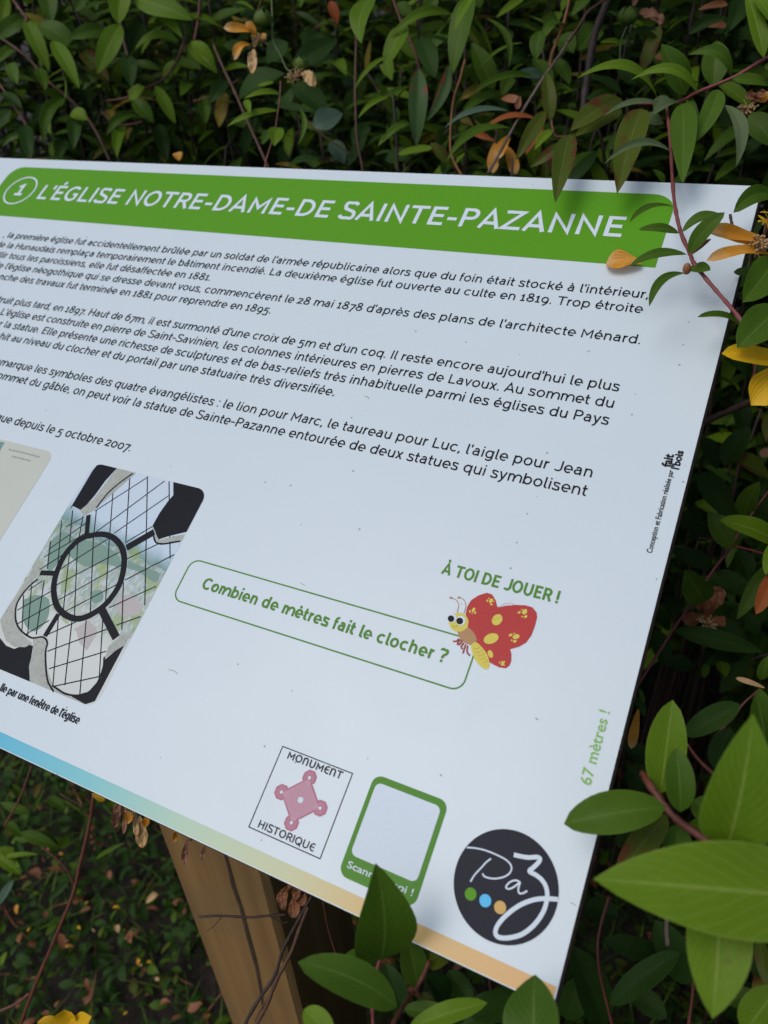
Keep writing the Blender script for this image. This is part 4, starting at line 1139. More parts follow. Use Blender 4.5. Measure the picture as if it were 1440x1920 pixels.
# ------------------------------------------------------------------ bush behind the right half
DB = 0.64
bushB = thing('flowering_shrub', "tall shrub behind the sign's right half, one red shoot hanging over the panel", 'shrub', (-0.05, 0.25, 0.0), 'yellow flowered shrubs round the sign')
L_(bushB, [
    (527, 177, 457, 185, 12, 'bright', dict(bend=.15)), (523, 207, 425, 238, 13, 'bright', dict(bend=.14)), (461, 187, 469, 213, 13, 'bright'), (514, 154, 482, 161, 8, 'bright'),
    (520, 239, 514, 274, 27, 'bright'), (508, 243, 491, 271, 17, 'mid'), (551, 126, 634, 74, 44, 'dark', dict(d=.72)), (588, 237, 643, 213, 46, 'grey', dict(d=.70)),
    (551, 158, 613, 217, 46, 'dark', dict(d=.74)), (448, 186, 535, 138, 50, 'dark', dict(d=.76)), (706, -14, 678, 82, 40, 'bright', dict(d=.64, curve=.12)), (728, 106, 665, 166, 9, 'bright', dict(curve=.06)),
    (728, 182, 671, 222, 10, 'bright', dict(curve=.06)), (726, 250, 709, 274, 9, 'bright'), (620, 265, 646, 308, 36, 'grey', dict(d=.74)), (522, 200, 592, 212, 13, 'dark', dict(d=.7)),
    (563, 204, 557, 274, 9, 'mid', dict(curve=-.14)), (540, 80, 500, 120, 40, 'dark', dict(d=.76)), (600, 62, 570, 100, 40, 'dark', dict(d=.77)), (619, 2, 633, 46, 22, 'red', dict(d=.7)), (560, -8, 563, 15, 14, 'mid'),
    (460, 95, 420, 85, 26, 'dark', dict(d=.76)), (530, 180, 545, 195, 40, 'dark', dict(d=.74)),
    (847, 27, 732, 69, 20, 'bright', dict(bend=.16, curve=-.1)), (763, 46, 721, 129, 37, 'bright'), (884, -16, 849, 139, 42, 'mid', dict(d=.60)), (887, -8, 852, 59, 17, 'bright', dict(d=.58)),
    (785, 129, 780, 277, 40, 'spotted', dict(d=.60)), (842, 122, 799, 228, 25, 'spotted', dict(curve=-.1, d=.62)), (788, 72, 816, 147, 36, 'dark'), (911, 34, 952, 131, 13, 'mid', dict(curve=-.18)),
    (980, 80, 899, 129, 11, 'bright', dict(curve=.06)), (925, 168, 884, 80, 44, 'mid', dict(d=.68)), (1050, 58, 1012, 68, 26, 'mid', dict(bend=.35, curve=-.15, d=.60)), (1012, 58, 1005, 113, 31, 'mid', dict(d=.59)),
    (1018, 142, 964, 139, 22, 'grey', dict(d=.66)), (1003, 145, 883, 177, 13, 'mid', dict(curve=-.08)), (952, 208, 832, 241, 12, 'grey', dict(curve=-.10, d=.60)), (929, 178, 864, 216, 17, 'mid', dict(curve=-.08)),
    (957, 240, 837, 303, 17, 'mid', dict(curve=-.14, d=.59)), (862, 225, 908, 240, 14, 'yellow', dict(d=.68)), (1003, 222, 903, 246, 12, 'red', dict(curve=-.12, d=.60)), (807, 268, 853, 317, 24, 'olive', dict(d=.66)),
    (1032, 228, 1024, 134, 30, 'olive', dict(d=.56)), (1022, 208, 967, 301, 28, 'olive', dict(d=.56)), (1037, 243, 1003, 281, 18, 'bright', dict(d=.54)), (1062, 268, 994, 314, 25, 'olive', dict(d=.53)),
    (1068, 252, 1041, 381, 38, 'olive', dict(d=(.465, .44))), (1026, 285, 1019, 343, 22, 'olive', dict(d=.57)), (765, 163, 713, 187, 11, 'mid'), (766, 231, 716, 269, 15, 'mid', dict(curve=-.08)),
    (905, 160, 862, 188, 20, 'yellow', dict(d=.74)), (928, 268, 925, 325, 30, 'petal_orange', dict(d=.66, prof='petal', name='petal')), (950, 275, 965, 330, 26, 'petal_orange', dict(d=.67, prof='petal', name='petal')), (955, 255, 930, 300, 26, 'petal_orange', dict(d=.66, prof='petal', name='petal')),
    (975, 180, 968, 205, 16, 'petal_brown', dict(d=.6, prof='petal', name='petal')), (940, 185, 976, 190, 18, 'petal_brown', dict(d=.6, prof='petal', name='petal')), (880, 245, 930, 265, 12, 'red', dict(d=.64)), (985, 290, 1020, 240, 12, 'red', dict(d=.6)),
    (985, -6, 930, 33, 14, 'bright', dict(d=.6)), (1000, 110, 1035, 170, 30, 'mid', dict(d=.68)), (1045, 70, 1075, 100, 40, 'mid', dict(d=.68)), (1040, 110, 1068, 160, 26, 'mid', dict(d=.68)), (820, -5, 800, 25, 30, 'mid', dict(d=.7)), (900, 15, 888, -15, 24, 'mid', dict(d=.66)), (770, 30, 745, 5, 22, 'mid', dict(d=.7)),
    (722, 300, 790, 285, 30, 'dark', dict(d=.74)), (850, 290, 830, 330, 26, 'dark', dict(d=.72)), (740, 200, 730, 245, 26, 'dark', dict(d=.74)), (960, 145, 940, 180, 24, 'mid', dict(d=.7)), (945, 100, 990, 110, 30, 'dark', dict(d=.74)), (690, 235, 660, 270, 30, 'dark', dict(d=.74))], DB)
hero_stem(bushB, [(526, 152), (525, 180), (521, 212), (514, 252), (498, 306), (496, 345)], 1.9, .64, 'stem_red')
hero_stem(bushB, [(668, 70), (666, 160), (667, 215), (670, 265), (682, 325)], 3.0, .72, 'stem_brown')
hero_stem(bushB, [(560, 203), (588, 240), (622, 265), (662, 292)], 2.0, .72, 'stem_brown')
hero_stem(bushB, [(736, -6), (752, 40), (775, 90), (784, 120), (787, 134)], 3.4, .66, 'stem_red')
hero_stem(bushB, [(872, 112), (862, 150), (850, 190), (844, 265), (850, 300), (872, 340)], 2.8, .66, 'stem_orange')
hero_stem(bushB, [(1072, 66), (1055, 95), (1030, 130), (1010, 160), (978, 212), (935, 290), (915, 325)], 3.6, .60, 'stem_grey')
hero_stem(bushB, [(1069, -6), (1058, 40), (1050, 62), (1035, 100), (1030, 125)], 3.6, .60, 'stem_orange')
hero_stem(bushB, [(1145, -10), (1128, 30), (1114, 70), (1104, 125), (1096, 182), (1090, 240)], 9.0, .62, 'stem_dark')
hero_stem(bushB, [(1150, -10), (1105, 20), (1085, 50), (1066, 78)], 3.4, .59, 'stem_brown')
hero_stem(bushB, [(1034, 226), (1036, 240), (1042, 256), (1066, 256), (1080, 262)], 2.6, .53, 'stem_red')
hero_stem(bushB, [(480, 28), (490, 0)], 1.5, .7, 'stem_red')
# the shoot that reaches in from the right and the hanging one that lies over the panel
shoot = hero_stem(bushB, [(1460, 100), (1440, 107), (1375, 145), (1310, 172), (1275, 190), (1230, 194), (1150, 193)], 4.2, [.46, .47, .50, .53], 'stem_pink', 'shoot', 3.0)
L_(shoot, [
    (1112, -14, 1072, 30, 20, 'mid', dict(d=.56)), (1234, 188, 1081, 147, 23, 'bright', dict(bend=.2, curve=-.12, d=.50)), (1309, 173, 1183, 150, 22, 'bright', dict(bend=.2, curve=-.16, d=.48)),
    (1285, 178, 1240, 82, 54, 'mid', dict(d=.50)), (1372, 145, 1290, 103, 27, 'mid', dict(bend=.2, curve=-.18, d=.47)), (1337, 162, 1345, 76, 50, 'mid', dict(d=.50)), (1432, 108, 1398, -14, 30, 'bright', dict(d=.46)),
    (1452, 48, 1412, -8, 26, 'bright', dict(d=.45)), (1165, 185, 1069, 246, 44, 'olive', dict(d=.51)), (1166, 206, 1078, 256, 30, 'olive', dict(d=.53)),
    (1247, 198, 1131, 219, 13, 'pale', dict(curve=-.10, d=.48)), (1203, 204, 1157, 364, 50, 'olive', dict(d=(.46, .43))), (1281, 194, 1280, 345, 44, 'mid', dict(d=(.455, .42))),
    (1346, 168, 1299, 272, 34, 'mid', dict(curve=-.06, d=.46)), (1360, 197, 1380, 313, 23, 'pale', dict(curve=-.12, d=.47)), (1276, 194, 1223, 216, 28, 'pale', dict(d=.49)), (1373, 149, 1450, 160, 24, 'mid', dict(d=.47)),
    (1250, 180, 1225, 205, 20, 'pale', dict(d=.52)), (1200, 222, 1245, 232, 26, 'pale', dict(d=.51)), (1290, 180, 1310, 255, 20, 'mid', dict(d=.5)), (1440, 118, 1465, 140, 26, 'mid', dict(d=.45)), (1246, 342, 1225, 318, 14, 'mid', dict(d=.45)), (1262, 345, 1300, 320, 16, 'mid', dict(d=.45))], .48)
hang = hero_stem(bushB, [(1250, 195), (1253, 225), (1258, 285), (1261, 340), (1266, 389), (1277, 437), (1294, 476), (1300, 492), (1319, 517), (1347, 550), (1374, 581), (1393, 606), (1420, 650)], 4.4, [.49, .45, .415, .395, .385, .37, .36], 'stem_pink', 'hanging_shoot', 3.8)
L_(hang, [
    (1258, 284, 1132, 308, 14, 'pale', dict(curve=-.16, d=.44)), (1263, 388, 1180, 417, 12, 'mid', dict(curve=-.14, d=.40)), (1273, 437, 1197, 431, 17, 'mid', dict(curve=-.03, d=.395)), (1279, 435, 1352, 402, 20, 'mid', dict(curve=-.12, d=.392)),
    (1292, 475, 1359, 398, 36, 'mid', dict(curve=-.05, d=.385)), (1295, 478, 1334, 448, 12, 'petal_brown', dict(d=.384, name='brown_leaf_edge')), (1287, 477, 1180, 499, 18, 'mid', dict(curve=-.08, d=.387)), (1289, 505, 1332, 507, 24, 'mid', dict(d=.382)), (1284, 512, 1217, 575, 16, 'mid', dict(curve=-.14, d=.38))], .39)
bud = MB()
c = P(1288, 504, .378)
sv, sf = [], []
for i in range(7):
    for j in range(10):
        th, ph2 = math.pi * i / 6, 2 * math.pi * j / 10
        sv.append(c + 0.0021 * np.array([math.sin(th) * math.cos(ph2), math.sin(th) * math.sin(ph2), 1.4 * math.cos(th)]))
for i in range(6):
    for j in range(10): sf.append([i * 10 + j, (i + 1) * 10 + j, (i + 1) * 10 + (j + 1) % 10, i * 10 + (j + 1) % 10])
bud.add(sv, sf)
bud.build('bud', M['petal_brown'], hang)
flower(bushB, [(481, 60, 419, 52, 24, 'petal_orange'), (478, 70, 462, 41, 24, 'petal_orange'), (470, 84, 439, 113, 19, 'petal_orange', dict(curve=-.15)), (475, 92, 474, 138, 20, 'petal_cream'), (480, 76, 500, 66, 14, 'petal_orange')], .66, (493, 37, 15), (487, 74, 15, 26), label='spent flower with four drooping orange petals')
flower(bushB, [(567, 133, 591, 162, 22, 'petal_cream')], .66, (564, 122, 13), (552, 142, 17, 46), label='withered flower with tan stamens and one pale petal')
hero_stem(bushB, [(509, -8), (511, 40), (512, 75), (526, 104), (540, 132), (556, 128)], 2.0, .67, 'stem_green')
flower(bushB, [(1198, 22, 1244, 46, 26, 'petal_pink'), (1205, 25, 1235, 35, 20, 'petal_pink'), (1182, -14, 1190, 12, 14, 'petal_pink')], .60, (1178, 32, 16), None, label='pale green seed head with a salmon petal')
hero_stem(bushB, [(1176, 48), (1164, 80), (1162, 122)], 2.0, .62, 'stem_green')
L_(bushB, [(1165, 80, 1124, 80, 10, 'bright'), (1168, 76, 1233, 57, 12, 'dark', dict(curve=-.12)), (1290, 64, 1366, 34, 24, 'dark', dict(d=.66, curve=-.1)), (1396, -8, 1368, 58, 36, 'dark', dict(d=.58)), (1404, 216, 1456, 276, 50, 'mid', dict(d=.50)), (1152, 190, 1098, 186, 30, 'dark', dict(d=.62)), (1120, 50, 1085, 95, 40, 'mid', dict(d=.66)), (1160, 125, 1190, 160, 28, 'dark', dict(d=.66))], .62)
flower(bushB, [(1415, 190, 1400, 176, 22, 'petal_brown'), (1418, 190, 1444, 176, 24, 'petal_orange'), (1412, 192, 1436, 170, 22, 'petal_brown'), (1408, 225, 1400, 248, 22, 'petal_orange')], .52, None, (1400, 205, 18, 40), label='dried brown flower near the upper right corner')
for q in [(1310, 18, 1365, 8, 16), (1325, 50, 1362, 48, 18), (1255, 115, 1228, 108, 20)]:
    hero_leaf(bushB, q[:2], q[2:4], q[4], .68, 'petal_brown', name='withered_petal', prof='petal')
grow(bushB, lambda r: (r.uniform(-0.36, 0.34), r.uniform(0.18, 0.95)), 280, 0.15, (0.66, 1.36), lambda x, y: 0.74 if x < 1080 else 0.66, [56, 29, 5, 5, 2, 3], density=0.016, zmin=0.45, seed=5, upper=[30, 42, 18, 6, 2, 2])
grow(bushB, lambda r: (r.uniform(-0.3, 0.9), r.uniform(0.95, 1.5)), 150, 0.2, (0.9, 1.6), lambda x, y: 1.2, [84, 12, 2, 2, 1, 1], leaf_len=(.06, .095), density=0.026, zmin=0.7, seed=51)

grow(bushB, lambda r: (r.uniform(-0.30, 0.22), r.uniform(0.10, 0.30)), 60, 0.12, (0.95, 1.30), lambda x, y: 0.69 if (x < 700 or y < 130) else 0.655, SPRAY, leaf_len=(.034, .058), density=0.020, zmin=0.95, seed=78)

# ------------------------------------------------------------------ bush along the right edge
DC = 0.46
bushC = thing('flowering_shrub', 'shrub with fresh yellow petals and red stems crowding the right edge of the sign', 'shrub', (0.20, -0.12, 0.0), 'yellow flowered shrubs round the sign')
L_(bushC, [
    (1452, 368, 1375, 399, 30, 'mid', dict(curve=-.16, d=.40)), (1402, 622, 1307, 595, 20, 'mid', dict(curve=-.08, d=.375)), (1452, 488, 1392, 567, 56, 'mid', dict(d=.38)), (1462, 578, 1382, 653, 62, 'mid', dict(d=.365)),
    (1428, 522, 1375, 510, 24, 'dark', dict(d=.41)), (1412, 706, 1358, 668, 30, 'dark', dict(d=.42)), (1357, 872, 1407, 799, 52, 'dark', dict(d=.47)), (1369, 861, 1450, 905, 46, 'olive', dict(d=.45)), (1312, 885, 1376, 976, 56, 'dark', dict(d=.50)),
    (1394, 972, 1425, 903, 42, 'mid', dict(d=.46)), (1458, 1016, 1349, 975, 40, 'bright', dict(d=.42)), (1370, 1027, 1328, 957, 48, 'mid', dict(d=.46)), (1268, 970, 1338, 990, 44, 'dark', dict(d=.50)),
    (1337, 1064, 1252, 1028, 38, 'dark', dict(d=.49)), (1322, 1128, 1284, 1067, 50, 'mid', dict(d=.46)), (1344, 1071, 1412, 1112, 34, 'dark', dict(d=.49)), (1446, 1056, 1381, 1162, 38, 'mid', dict(d=.44)), (1264, 1181, 1430, 1222, 44, 'dark', dict(d=.47)),
    (1256, 1178, 1226, 1150, 26, 'dark', dict(d=.50)), (1452, 1015, 1436, 1078, 24, 'bright', dict(d=.42)), (1452, 1072, 1417, 1152, 32, 'red', dict(d=.42)), (1384, 1030, 1402, 1086, 44, 'dark', dict(d=.50)), (1300, 900, 1295, 950, 30, 'dark', dict(d=.53)), (1330, 1000, 1290, 1010, 34, 'dark', dict(d=.53)),
    (1225, 1180, 1250, 1250, 40, 'dark', dict(d=.53)), (1340, 1160, 1400, 1215, 50, 'dark', dict(d=.53)), (1400, 1150, 1420, 1190, 30, 'dark', dict(d=.5)), (1270, 1120, 1258, 1160, 34, 'dark', dict(d=.53)), (1350, 1240, 1360, 1270, 22, 'bright', dict(d=.55)), (1325, 1245, 1320, 1272, 18, 'mid', dict(d=.56)), (1440, 1230, 1425, 1275, 24, 'mid', dict(d=.42)),
    (1434, 1290, 1379, 1271, 15, 'petal_cream', dict(d=.42, prof='petal', name='withered_petal')), (1197, 1330, 1183, 1404, 26, 'petal_orange', dict(d=.42, prof='petal', name='withered_petal')), (1192, 1305, 1210, 1345, 20, 'dark', dict(d=.44)), (1198, 1290, 1208, 1320, 10, 'mid', dict(d=.42)), (1440, 840, 1428, 858, 20, 'petal_pink', dict(d=.46, prof='petal', name='withered_petal')),
    (1385, 745, 1395, 815, 40, 'dark', dict(d=.55)), (1320, 820, 1345, 880, 36, 'dark', dict(d=.55)), (1420, 930, 1450, 975, 36, 'dark', dict(d=.5)), (1300, 1250, 1245, 1240, 36, 'dark', dict(d=.55)), (1400, 1240, 1350, 1300, 40, 'dark', dict(d=.55))], DC)
hero_stem(bushC, [(1392, 985), (1370, 1027), (1341, 1064), (1300, 1125), (1264, 1178), (1230, 1232), (1196, 1285), (1180, 1320)], 3.4, .475, 'stem_pink')
hero_stem(bushC, [(1378, 1024), (1410, 1032), (1450, 1044)], 2.8, .47, 'stem_pink')
hero_stem(bushC, [(1310, 1008), (1335, 1012)], 2.0, .50, 'stem_pink')
hero_stem(bushC, [(1460, 890), (1436, 928), (1420, 948), (1400, 980)], 3.4, .46, 'stem_red')
hero_stem(bushC, [(1480, 720), (1425, 745), (1372, 768), (1325, 790), (1290, 815)], 8.5, .50, 'stem_brown')
hero_stem(bushC, [(1422, 590), (1414, 640), (1415, 690), (1408, 735)], 5.0, .42, 'stem_red')
hero_stem(bushC, [(1369, 402), (1372, 418), (1380, 440), (1400, 455)], 3.6, .385, 'stem_dark')
hero_stem(bushC, [(1425, 1292), (1395, 1318), (1375, 1345), (1340, 1380)], 3.0, .43, 'stem_red')
flower(bushC, [(1442, 457, 1319, 430, 30, 'petal_orange', dict(bend=.05, wavy=.16)), (1438, 462, 1330, 438, 24, 'petal_orange', dict(bend=.02)), (1440, 476, 1324, 489, 28, 'petal_orange', dict(bend=.08, curve=.04))], .382, None, (1423, 458, 20, 60), label='fading flower with two long orange petals')
flower(bushC, [(1470, 668, 1353, 663, 36, 'petal_yellow', dict(bend=.05)), (1475, 690, 1360, 668, 22, 'petal_yellow', dict(bend=.1))], .36, None, None, label='fresh yellow petal above the brown branch')
flower(bushC, [(1490, 695, 1408, 760, 74, 'petal_yellow', dict(bend=.12))], .37, None, None, label='broad fresh yellow petal')
flower(bushC, [(1450, 415, 1424, 398, 6, 'petal_yellow'), (1450, 415, 1432, 392, 5, 'petal_yellow'), (1446, 440, 1420, 403, 6, 'petal_yellow')], .39, None, (1440, 415, 16, 9), 'stamen_yellow', label='tuft of yellow stamens')
flower(bushC, [(1325, 1160, 1352, 1100, 50, 'petal_brown', dict(d=.475)), (1325, 1162, 1278, 1158, 40, 'petal_brown', dict(d=.475)), (1328, 1165, 1360, 1168, 30, 'petal_brown', dict(d=.47)), (1322, 1150, 1310, 1120, 34, 'petal_brown', dict(d=.48))], .47, None, (1326, 1170, 18, 40), label='withered brown flower under a triangular leaf')
grow(bushC, lambda r: (r.uniform(0.10, 0.55), r.uniform(-0.32, 0.26)), 150, 0.12, (0.55, 1.12), lambda x, y: 0.56, [80, 12, 1, 3, 1, 2], leaf_len=(.042, .064), density=0.018, zmin=0.3, seed=8, bounds=lambda p: p[0] > 0.012)

# ------------------------------------------------------------------ bush at the front right corner
bushD = thing('flowering_shrub', 'low shrub with large bright green leaves at the lower right corner of the sign', 'shrub', (0.12, -0.42, 0.0), 'yellow flowered shrubs round the sign')
stemD = hero_stem(bushD, [(1205, 1450), (1224, 1480), (1262, 1530), (1310, 1566), (1350, 1595), (1400, 1630), (1450, 1680)], 9.5, [.31, .28, .26], 'stem_red', 'shoot')
L_(stemD, [
    (1238, 1487, 1261, 1312, 80, 'bright', dict(d=.295, bend=.06)), (1276, 1522, 1268, 1401, 62, 'mid', dict(d=.265, bend=.10)), (1248, 1513, 1057, 1545, 88, 'mid', dict(d=.27, bend=.10)), (1362, 1588, 1412, 1338, 128, 'bright', dict(d=.235, bend=.08, prof='ovate')),
    (1590, 1690, 1112, 1648, 178, 'bright', dict(d=.215, bend=.05, prof='lance')), (1352, 1640, 1336, 1910, 138, 'bright', dict(d=.235, bend=.04, prof='lance')), (1250, 1528, 1155, 1645, 54, 'olive', dict(d=.30)), (1272, 1545, 1265, 1660, 62, 'mid', dict(d=.29)),
    (1360, 1600, 1460, 1590, 60, 'dark', dict(d=.28)), (1300, 1500, 1345, 1540, 60, 'mid', dict(d=.32)), (1290, 1545, 1350, 1570, 36, 'mid', dict(d=.31))], .27)
L_(bushD, [
    (1387, 1320, 1281, 1380, 52, 'dark', dict(d=.37)), (1432, 1420, 1416, 1300, 60, 'mid', dict(d=.33)), (1424, 1290, 1440, 1420, 36, 'mid', dict(d=.36)), (1370, 1365, 1338, 1440, 50, 'dark', dict(d=.42)), (1130, 1762, 1248, 1797, 42, 'dark', dict(d=.36)), (1275, 1785, 1143, 1885, 54, 'dark', dict(d=.35)), (1228, 1725, 1296, 1845, 66, 'dark', dict(d=.36)),
    (1075, 1775, 1132, 1925, 62, 'dark', dict(d=.40)), (1460, 1850, 1396, 1935, 70, 'bright', dict(d=.26)), (1175, 1440, 1215, 1480, 60, 'dark', dict(d=.42)), (1160, 1590, 1190, 1530, 34, 'dark', dict(d=.42)), (1100, 1700, 1160, 1720, 50, 'dark', dict(d=.42)), (1180, 1850, 1250, 1910, 50, 'dark', dict(d=.40)), (1330, 1790, 1400, 1830, 60, 'dark', dict(d=.36)), (1425, 1760, 1440, 1850, 30, 'olive', dict(d=.38)), (1400, 1480, 1440, 1440, 50, 'dark', dict(d=.42)), (1090, 1830, 1060, 1910, 50, 'dark', dict(d=.42)), (1210, 1420, 1170, 1400, 40, 'dark', dict(d=.45))], .38)
hero_stem(bushD, [(1142, 1680), (1124, 1745), (1121, 1790), (1128, 1840), (1150, 1930)], 4.0, .37, 'stem_red')
hero_stem(bushD, [(1288, 1395), (1310, 1425), (1342, 1455), (1370, 1480)], 4.0, .36, 'stem_red')
hero_stem(bushD, [(1250, 1700), (1250, 1745), (1252, 1772)], 6.0, .34, 'stem_grey')
hero_stem(bushD, [(1290, 1745), (1300, 1840), (1290, 1930)], 4.0, .38, 'stem_red')
low = hero_stem(bushD, [(722, 1960), (738, 1918), (754, 1890), (768, 1870), (784, 1848), (806, 1800)], 5.0, [.26, .285, .30], 'stem_red', 'shoot')
L_(low, [
    (713, 1800, 704, 1618, 108, 'mid', dict(d=(.29, .27), curve=.03, bend=.06, prof='ovate')), (744, 1888, 558, 1804, 76, 'mid', dict(d=.265, curve=.06)), (783, 1850, 762, 1751, 50, 'mid', dict(d=.30)), (805, 1802, 862, 1782, 46, 'olive', dict(d=.30)), (758, 1892, 856, 1905, 36, 'mid', dict(d=.285)), (765, 1930, 914, 1880, 44, 'bright', dict(d=.265)),
    (1008, 2010, 1003, 1827, 120, 'mid', dict(d=(.235, .255), prof='lance')), (625, 1945, 570, 1892, 52, 'bright', dict(d=.255)), (690, 1785, 640, 1806, 30, 'mid', dict(d=.305)), (757, 1900, 722, 1806, 46, 'dark', dict(d=.315)), (840, 1885, 800, 1830, 46, 'dark', dict(d=.33)), (840, 1820, 885, 1885, 44, 'dark', dict(d=.335)), (1000, 1872, 885, 1910, 56, 'dark', dict(d=.31)), (870, 1925, 960, 1870, 60, 'dark', dict(d=.32)), (690, 1850, 660, 1790, 44, 'dark', dict(d=.33))], .30)
hero_stem(low, [(714, 1794), (705, 1825), (698, 1860), (700, 1930)], 5.0, .305, 'stem_pink')
grow(bushD, lambda r: (r.uniform(-0.10, 0.34), r.uniform(-0.60, -0.33)), 90, 0.10, (0.35, 0.84), lambda x, y: 0.44 if x > 1020 else (0.38 if y > 1700 and x > 640 else 9), [84, 9, 1, 3, 1, 1], leaf_len=(.042, .064), density=0.02, zmin=0.1, seed=12)

# ------------------------------------------------------------------ low growth under the sign's left end
bushE = thing('low_shrub', 'sparse low shrub in the shade below the left end of the sign with withered flowers', 'shrub', (-0.42, -0.25, 0.0))
L_(bushE, [
    (42, 1500, 22, 1470, 18, 'mid'), (88, 1495, 124, 1518, 22, 'mid'), (55, 1525, 0, 1505, 20, 'mid'), (62, 1520, 82, 1478, 8, 'mid'), (40, 1560, 110, 1588, 26, 'mid'), (75, 1565, 20, 1580, 20, 'mid'), (45, 1610, -5, 1590, 26, 'bright'), (60, 1600, 20, 1625, 24, 'bright'), (95, 1572, 110, 1592, 26, 'bright'), (-10, 1600, 40, 1640, 24, 'bright'), (0, 1610, 72, 1602, 10, 'bright'), (30, 1575, 50, 1640, 20, 'dark'), (110, 1585, 60, 1560, 22, 'dark'), (15, 1540, 40, 1570, 18, 'mid'), (-5, 1640, 30, 1668, 20, 'dark'), (25, 1650, -5, 1700, 16, 'grey'), (5, 1455, 30, 1460, 20, 'dark'), (130, 1650, 90, 1690, 16, 'dark'), (180, 1610, 235, 1580, 8, 'mid')], .72)
hero_stem(bushE, [(176, 1490), (168, 1545), (150, 1622), (136, 1680), (105, 1755), (62, 1858), (38, 1925), (20, 1990)], 4.4, [.60, .62, .66], 'stem_red')
hero_stem(bushE, [(140, 1668), (128, 1635), (104, 1608), (78, 1588)], 2.0, .63, 'stem_red')
hero_stem(bushE, [(60, 1435), (40, 1490), (22, 1525), (8, 1550)], 2.4, .70, 'stem_red')
hero_stem(bushE, [(112, 1488), (160, 1516)], 1.6, .66, 'stem_red')
hero_stem(bushE, [(56, 1862), (30, 1882), (-10, 1900)], 3.2, .64, 'stem_red')
flower(bushE, [(222, 1498, 214, 1554, 24, 'petal_pink'), (238, 1505, 232, 1565, 14, 'petal_pink'), (245, 1515, 240, 1545, 20, 'petal_orange'), (252, 1520, 256, 1568, 16, 'petal_cream'), (262, 1530, 268, 1590, 30, 'petal_cream'), (275, 1530, 272, 1552, 18, 'petal_orange')], .415, None, (245, 1515, 12, 20), label='withered flower with pinkish and cream petals')
flower(bushE, [(358, 1570, 346, 1622, 18, 'petal_pink', dict(curve=.1)), (386, 1580, 378, 1612, 12, 'petal_pink'), (330, 1560, 325, 1580, 12, 'petal_orange')], .375, None, None, label='withered flower with one long pinkish petal')
flower(bushE, [(545, 1660, 530, 1708, 30, 'petal_brown', dict(curve=.2)), (560, 1670, 548, 1722, 34, 'petal_brown'), (570, 1668, 565, 1700, 26, 'petal_brown'), (545, 1655, 555, 1690, 24, 'petal_brown', dict(curve=-.2))], .345, None, None, label='crumpled reddish brown flower')
hero_leaf(bushE, (172, 1488), (196, 1502), 18, .46, 'petal_yellow', name='petal', prof='petal')
flower(bushE, [(120, 1940, 70, 1916, 40, 'petal_yellow'), (125, 1945, 120, 1893, 46, 'petal_yellow'), (130, 1945, 172, 1906, 44, 'petal_yellow')], .52, None, None, label='bright yellow flower at the bottom edge of the picture')

# ------------------------------------------------------------------ dry twigs in front of the post
def twig(name, label, pts, r, d, mat, side=()):
    w = [P(x, y, d) for x, y in pts]
    o = thing(name, label, 'twig', w[len(w) // 2])
    hero_stem(o, pts, r, d, mat, 'stick')
    for sp_ in side: hero_stem(o, sp_, r * .5, d, mat, 'side_twig', r * .25)
twig('dry_twig', 'short dark twig lying level across the front of the wooden post', [(373, 1719), (412, 1717), (470, 1720), (500, 1717), (538, 1715)], 2.8, .47, 'stem_dark', [[(416, 1718), (402, 1735), (388, 1746)], [(505, 1718), (530, 1730), (540, 1728)]])
twig('dry_twig', "long bent dark twig, upper of two leaning against the post's right side", [(585, 1680), (565, 1715), (546, 1750), (530, 1782), (515, 1830), (488, 1870), (462, 1915), (445, 1960)], 4.2, .50, 'stem_dark')
twig('dry_twig', "long straight brown twig, lower of two leaning against the post's right side", [(578, 1700), (563, 1738), (546, 1785), (520, 1835), (500, 1885), (480, 1925), (468, 1960)], 4.4, .485, 'stem_brown', [[(546, 1785), (520, 1838), (485, 1900), (478, 1915)]])
twig('dry_twig', 'thin reddish twig in the shade right of the post', [(605, 1690), (615, 1740), (630, 1790), (648, 1830)], 1.4, .50, 'stem_red')

# ------------------------------------------------------------------ curled petal lying on the panel
pet = MB()
a, c2 = W(-49.0, -66.0, 0.9), W(-63.0, -63.0, 0.9)
bv, bf, bu = blade(W(-50.5, -67.5, 3.2), W(-69.5, -69.0, 1.8), 0.0150, W(0, 0, 1) - W(0, 0, 0), 0.05, 0.02, 0.5, 14, 8, 'petal', 0.10)
pet.add(bv, bf, bu)
o = pet.build('fallen_petal', M['petal_orange'])
tag(o, 'curled orange brown petal lying on the lower edge of the green title band', 'petal')

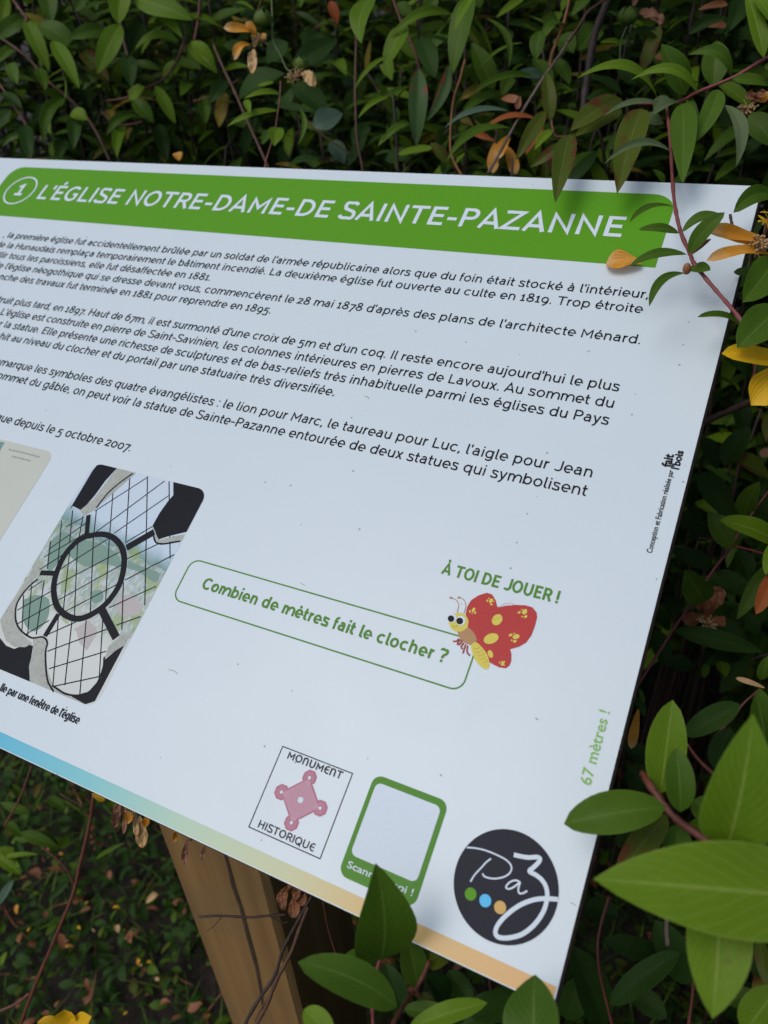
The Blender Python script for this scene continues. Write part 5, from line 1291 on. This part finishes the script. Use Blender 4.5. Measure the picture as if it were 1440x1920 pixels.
# ------------------------------------------------------------------ litter and ground cover below
def on_ground(px, py, z=0.02):
    a = P(px, py, 1.0) - CAM
    return CAM + a * ((z - CAM[2]) / a[2])
LIT = [(32, 1705, 26, 'petal_orange', 'orange fallen petal near the left edge of the picture'), (130, 1775, 22, 'petal_orange', 'orange fallen petal right of the long red stem'), (262, 1804, 28, 'petal_orange', 'largest clump of orange fallen petals left of the post'), (250, 1822, 14, 'petal_orange', 'small orange petal just below the orange clump'), (280, 1806, 16, 'petal_yellow', 'narrow yellow petal beside the orange clump'),
       (220, 1742, 22, 'petal_cream', 'slim cream petal left of the post'), (285, 1684, 34, 'petal_cream', 'long straw coloured petal close to the post'), (218, 1702, 18, 'petal_yellow', 'dull yellow leaf fallen in the green ground cover'), (163, 1693, 10, 'petal_yellow', 'tiny yellow petal near the red stem'), (246, 1760, 28, 'petal_brown', 'round brown dead leaf left of the post'),
       (174, 1745, 12, 'petal_cream', 'tiny pale petal among the green ground cover'), (148, 1740, 14, 'petal_yellow', 'small mustard petal among the green ground cover'), (55, 1743, 12, 'petal_yellow', 'small yellowish petal below the left orange petal'), (108, 1882, 20, 'petal_brown', 'brown dead leaf near the bottom edge'), (63, 1835, 14, 'petal_pink', 'pinkish dead leaf beside the lower red stem'), (295, 1835, 18, 'petal_cream', 'pale dead leaf on bare soil near the post'),
       (320, 1860, 16, 'petal_pink', 'pinkish brown dead leaf on bare soil near the post'), (310, 1880, 26, 'petal_brown', 'long brown dead leaf on bare soil left of the post'), (115, 1601, 12, 'petal_orange', 'orange petal lodged high in the low leaves'), (66, 1618, 14, 'petal_brown', 'brown petal lodged in the low leaves'), (235, 1900, 12, 'petal_yellow', 'tiny yellow petal at the bottom edge'), (390, 1905, 12, 'petal_orange', 'orange scrap at the foot of the post')]
for px, py, w_, mt, lab in LIT:
    p = on_ground(px, py, 0.055)
    d_ = project(p[None])[2][0]
    L = 0.72 * w_ * d_ / FPX
    an = random.uniform(0, 6.28)
    dv = np.array([math.cos(an), math.sin(an), random.uniform(-.2, .3)]) * L / 2
    bv, bf, bu = blade(p - dv, p + dv, L * random.uniform(.45, .8), np.array([random.gauss(0, .3), -.2 + random.gauss(0, .3), 1]), 0.15, 0.05, 0.5, 8, 4, 'petal', 0.12)
    o = obj('fallen_petal', bv, bf, M[mt], None, bu)
    tag(o, lab, 'petal', 'fallen petals and dead leaves under the sign')
r = random.Random(21)
gc = MB()
GM = ['dark', 'mid', 'bright', 'olive', 'petal_brown']
for k in range(22000):
    x, y = r.uniform(-1.5, 0.5), r.uniform(-0.62, 0.55)
    h = r.uniform(0.004, 0.075) * (0.35 if math.sin(5 * x + 1) * math.sin(6 * y + 2) > 0.35 else 1)
    if PX0 - .01 < x < PX0 + PWID + .01 and POST_Y - .01 < y < POST_Y + PWID + .01: continue
    p = np.array([x, y, h])
    an = r.uniform(0, 6.28)
    kind = r.random()
    if kind < 0.30:                          # grass blade
        L = r.uniform(.04, .11)
        dv = np.array([math.cos(an) * .8, math.sin(an) * .8, r.uniform(.1, .8)])
        bv, bf, bu = blade(p * [1, 1, 0], p * [1, 1, 0] + nrm(dv) * L, 0.0026, np.array([0, 0, 1.0]) + rng.normal(0, .3, 3), .15, .05, .3, 4, 2, rs=r)
        mi_ = r.choices(range(5), [60, 22, 2, 12, 6])[0]
    else:
        L = r.uniform(.009, .026)
        dv = np.array([math.cos(an), math.sin(an), r.uniform(-.5, .4)])
        bv, bf, bu = blade(p, p + nrm(dv) * L, L * r.uniform(.35, .6), np.array([r.gauss(0, .4), r.gauss(0, .4), 1.0]), .1, 0, .25, 4, 2, rs=r)
        mi_ = r.choices(range(5), [70, 13, 1, 6, 9])[0]
    gc.add(bv, bf, bu, mi_)
o = gc.build('ground_cover', None, None, mats=[M[k] for k in GM])
tag(o, 'tangled dark green ground cover and grass in the shade under the sign', 'ground cover', None, 'stuff')
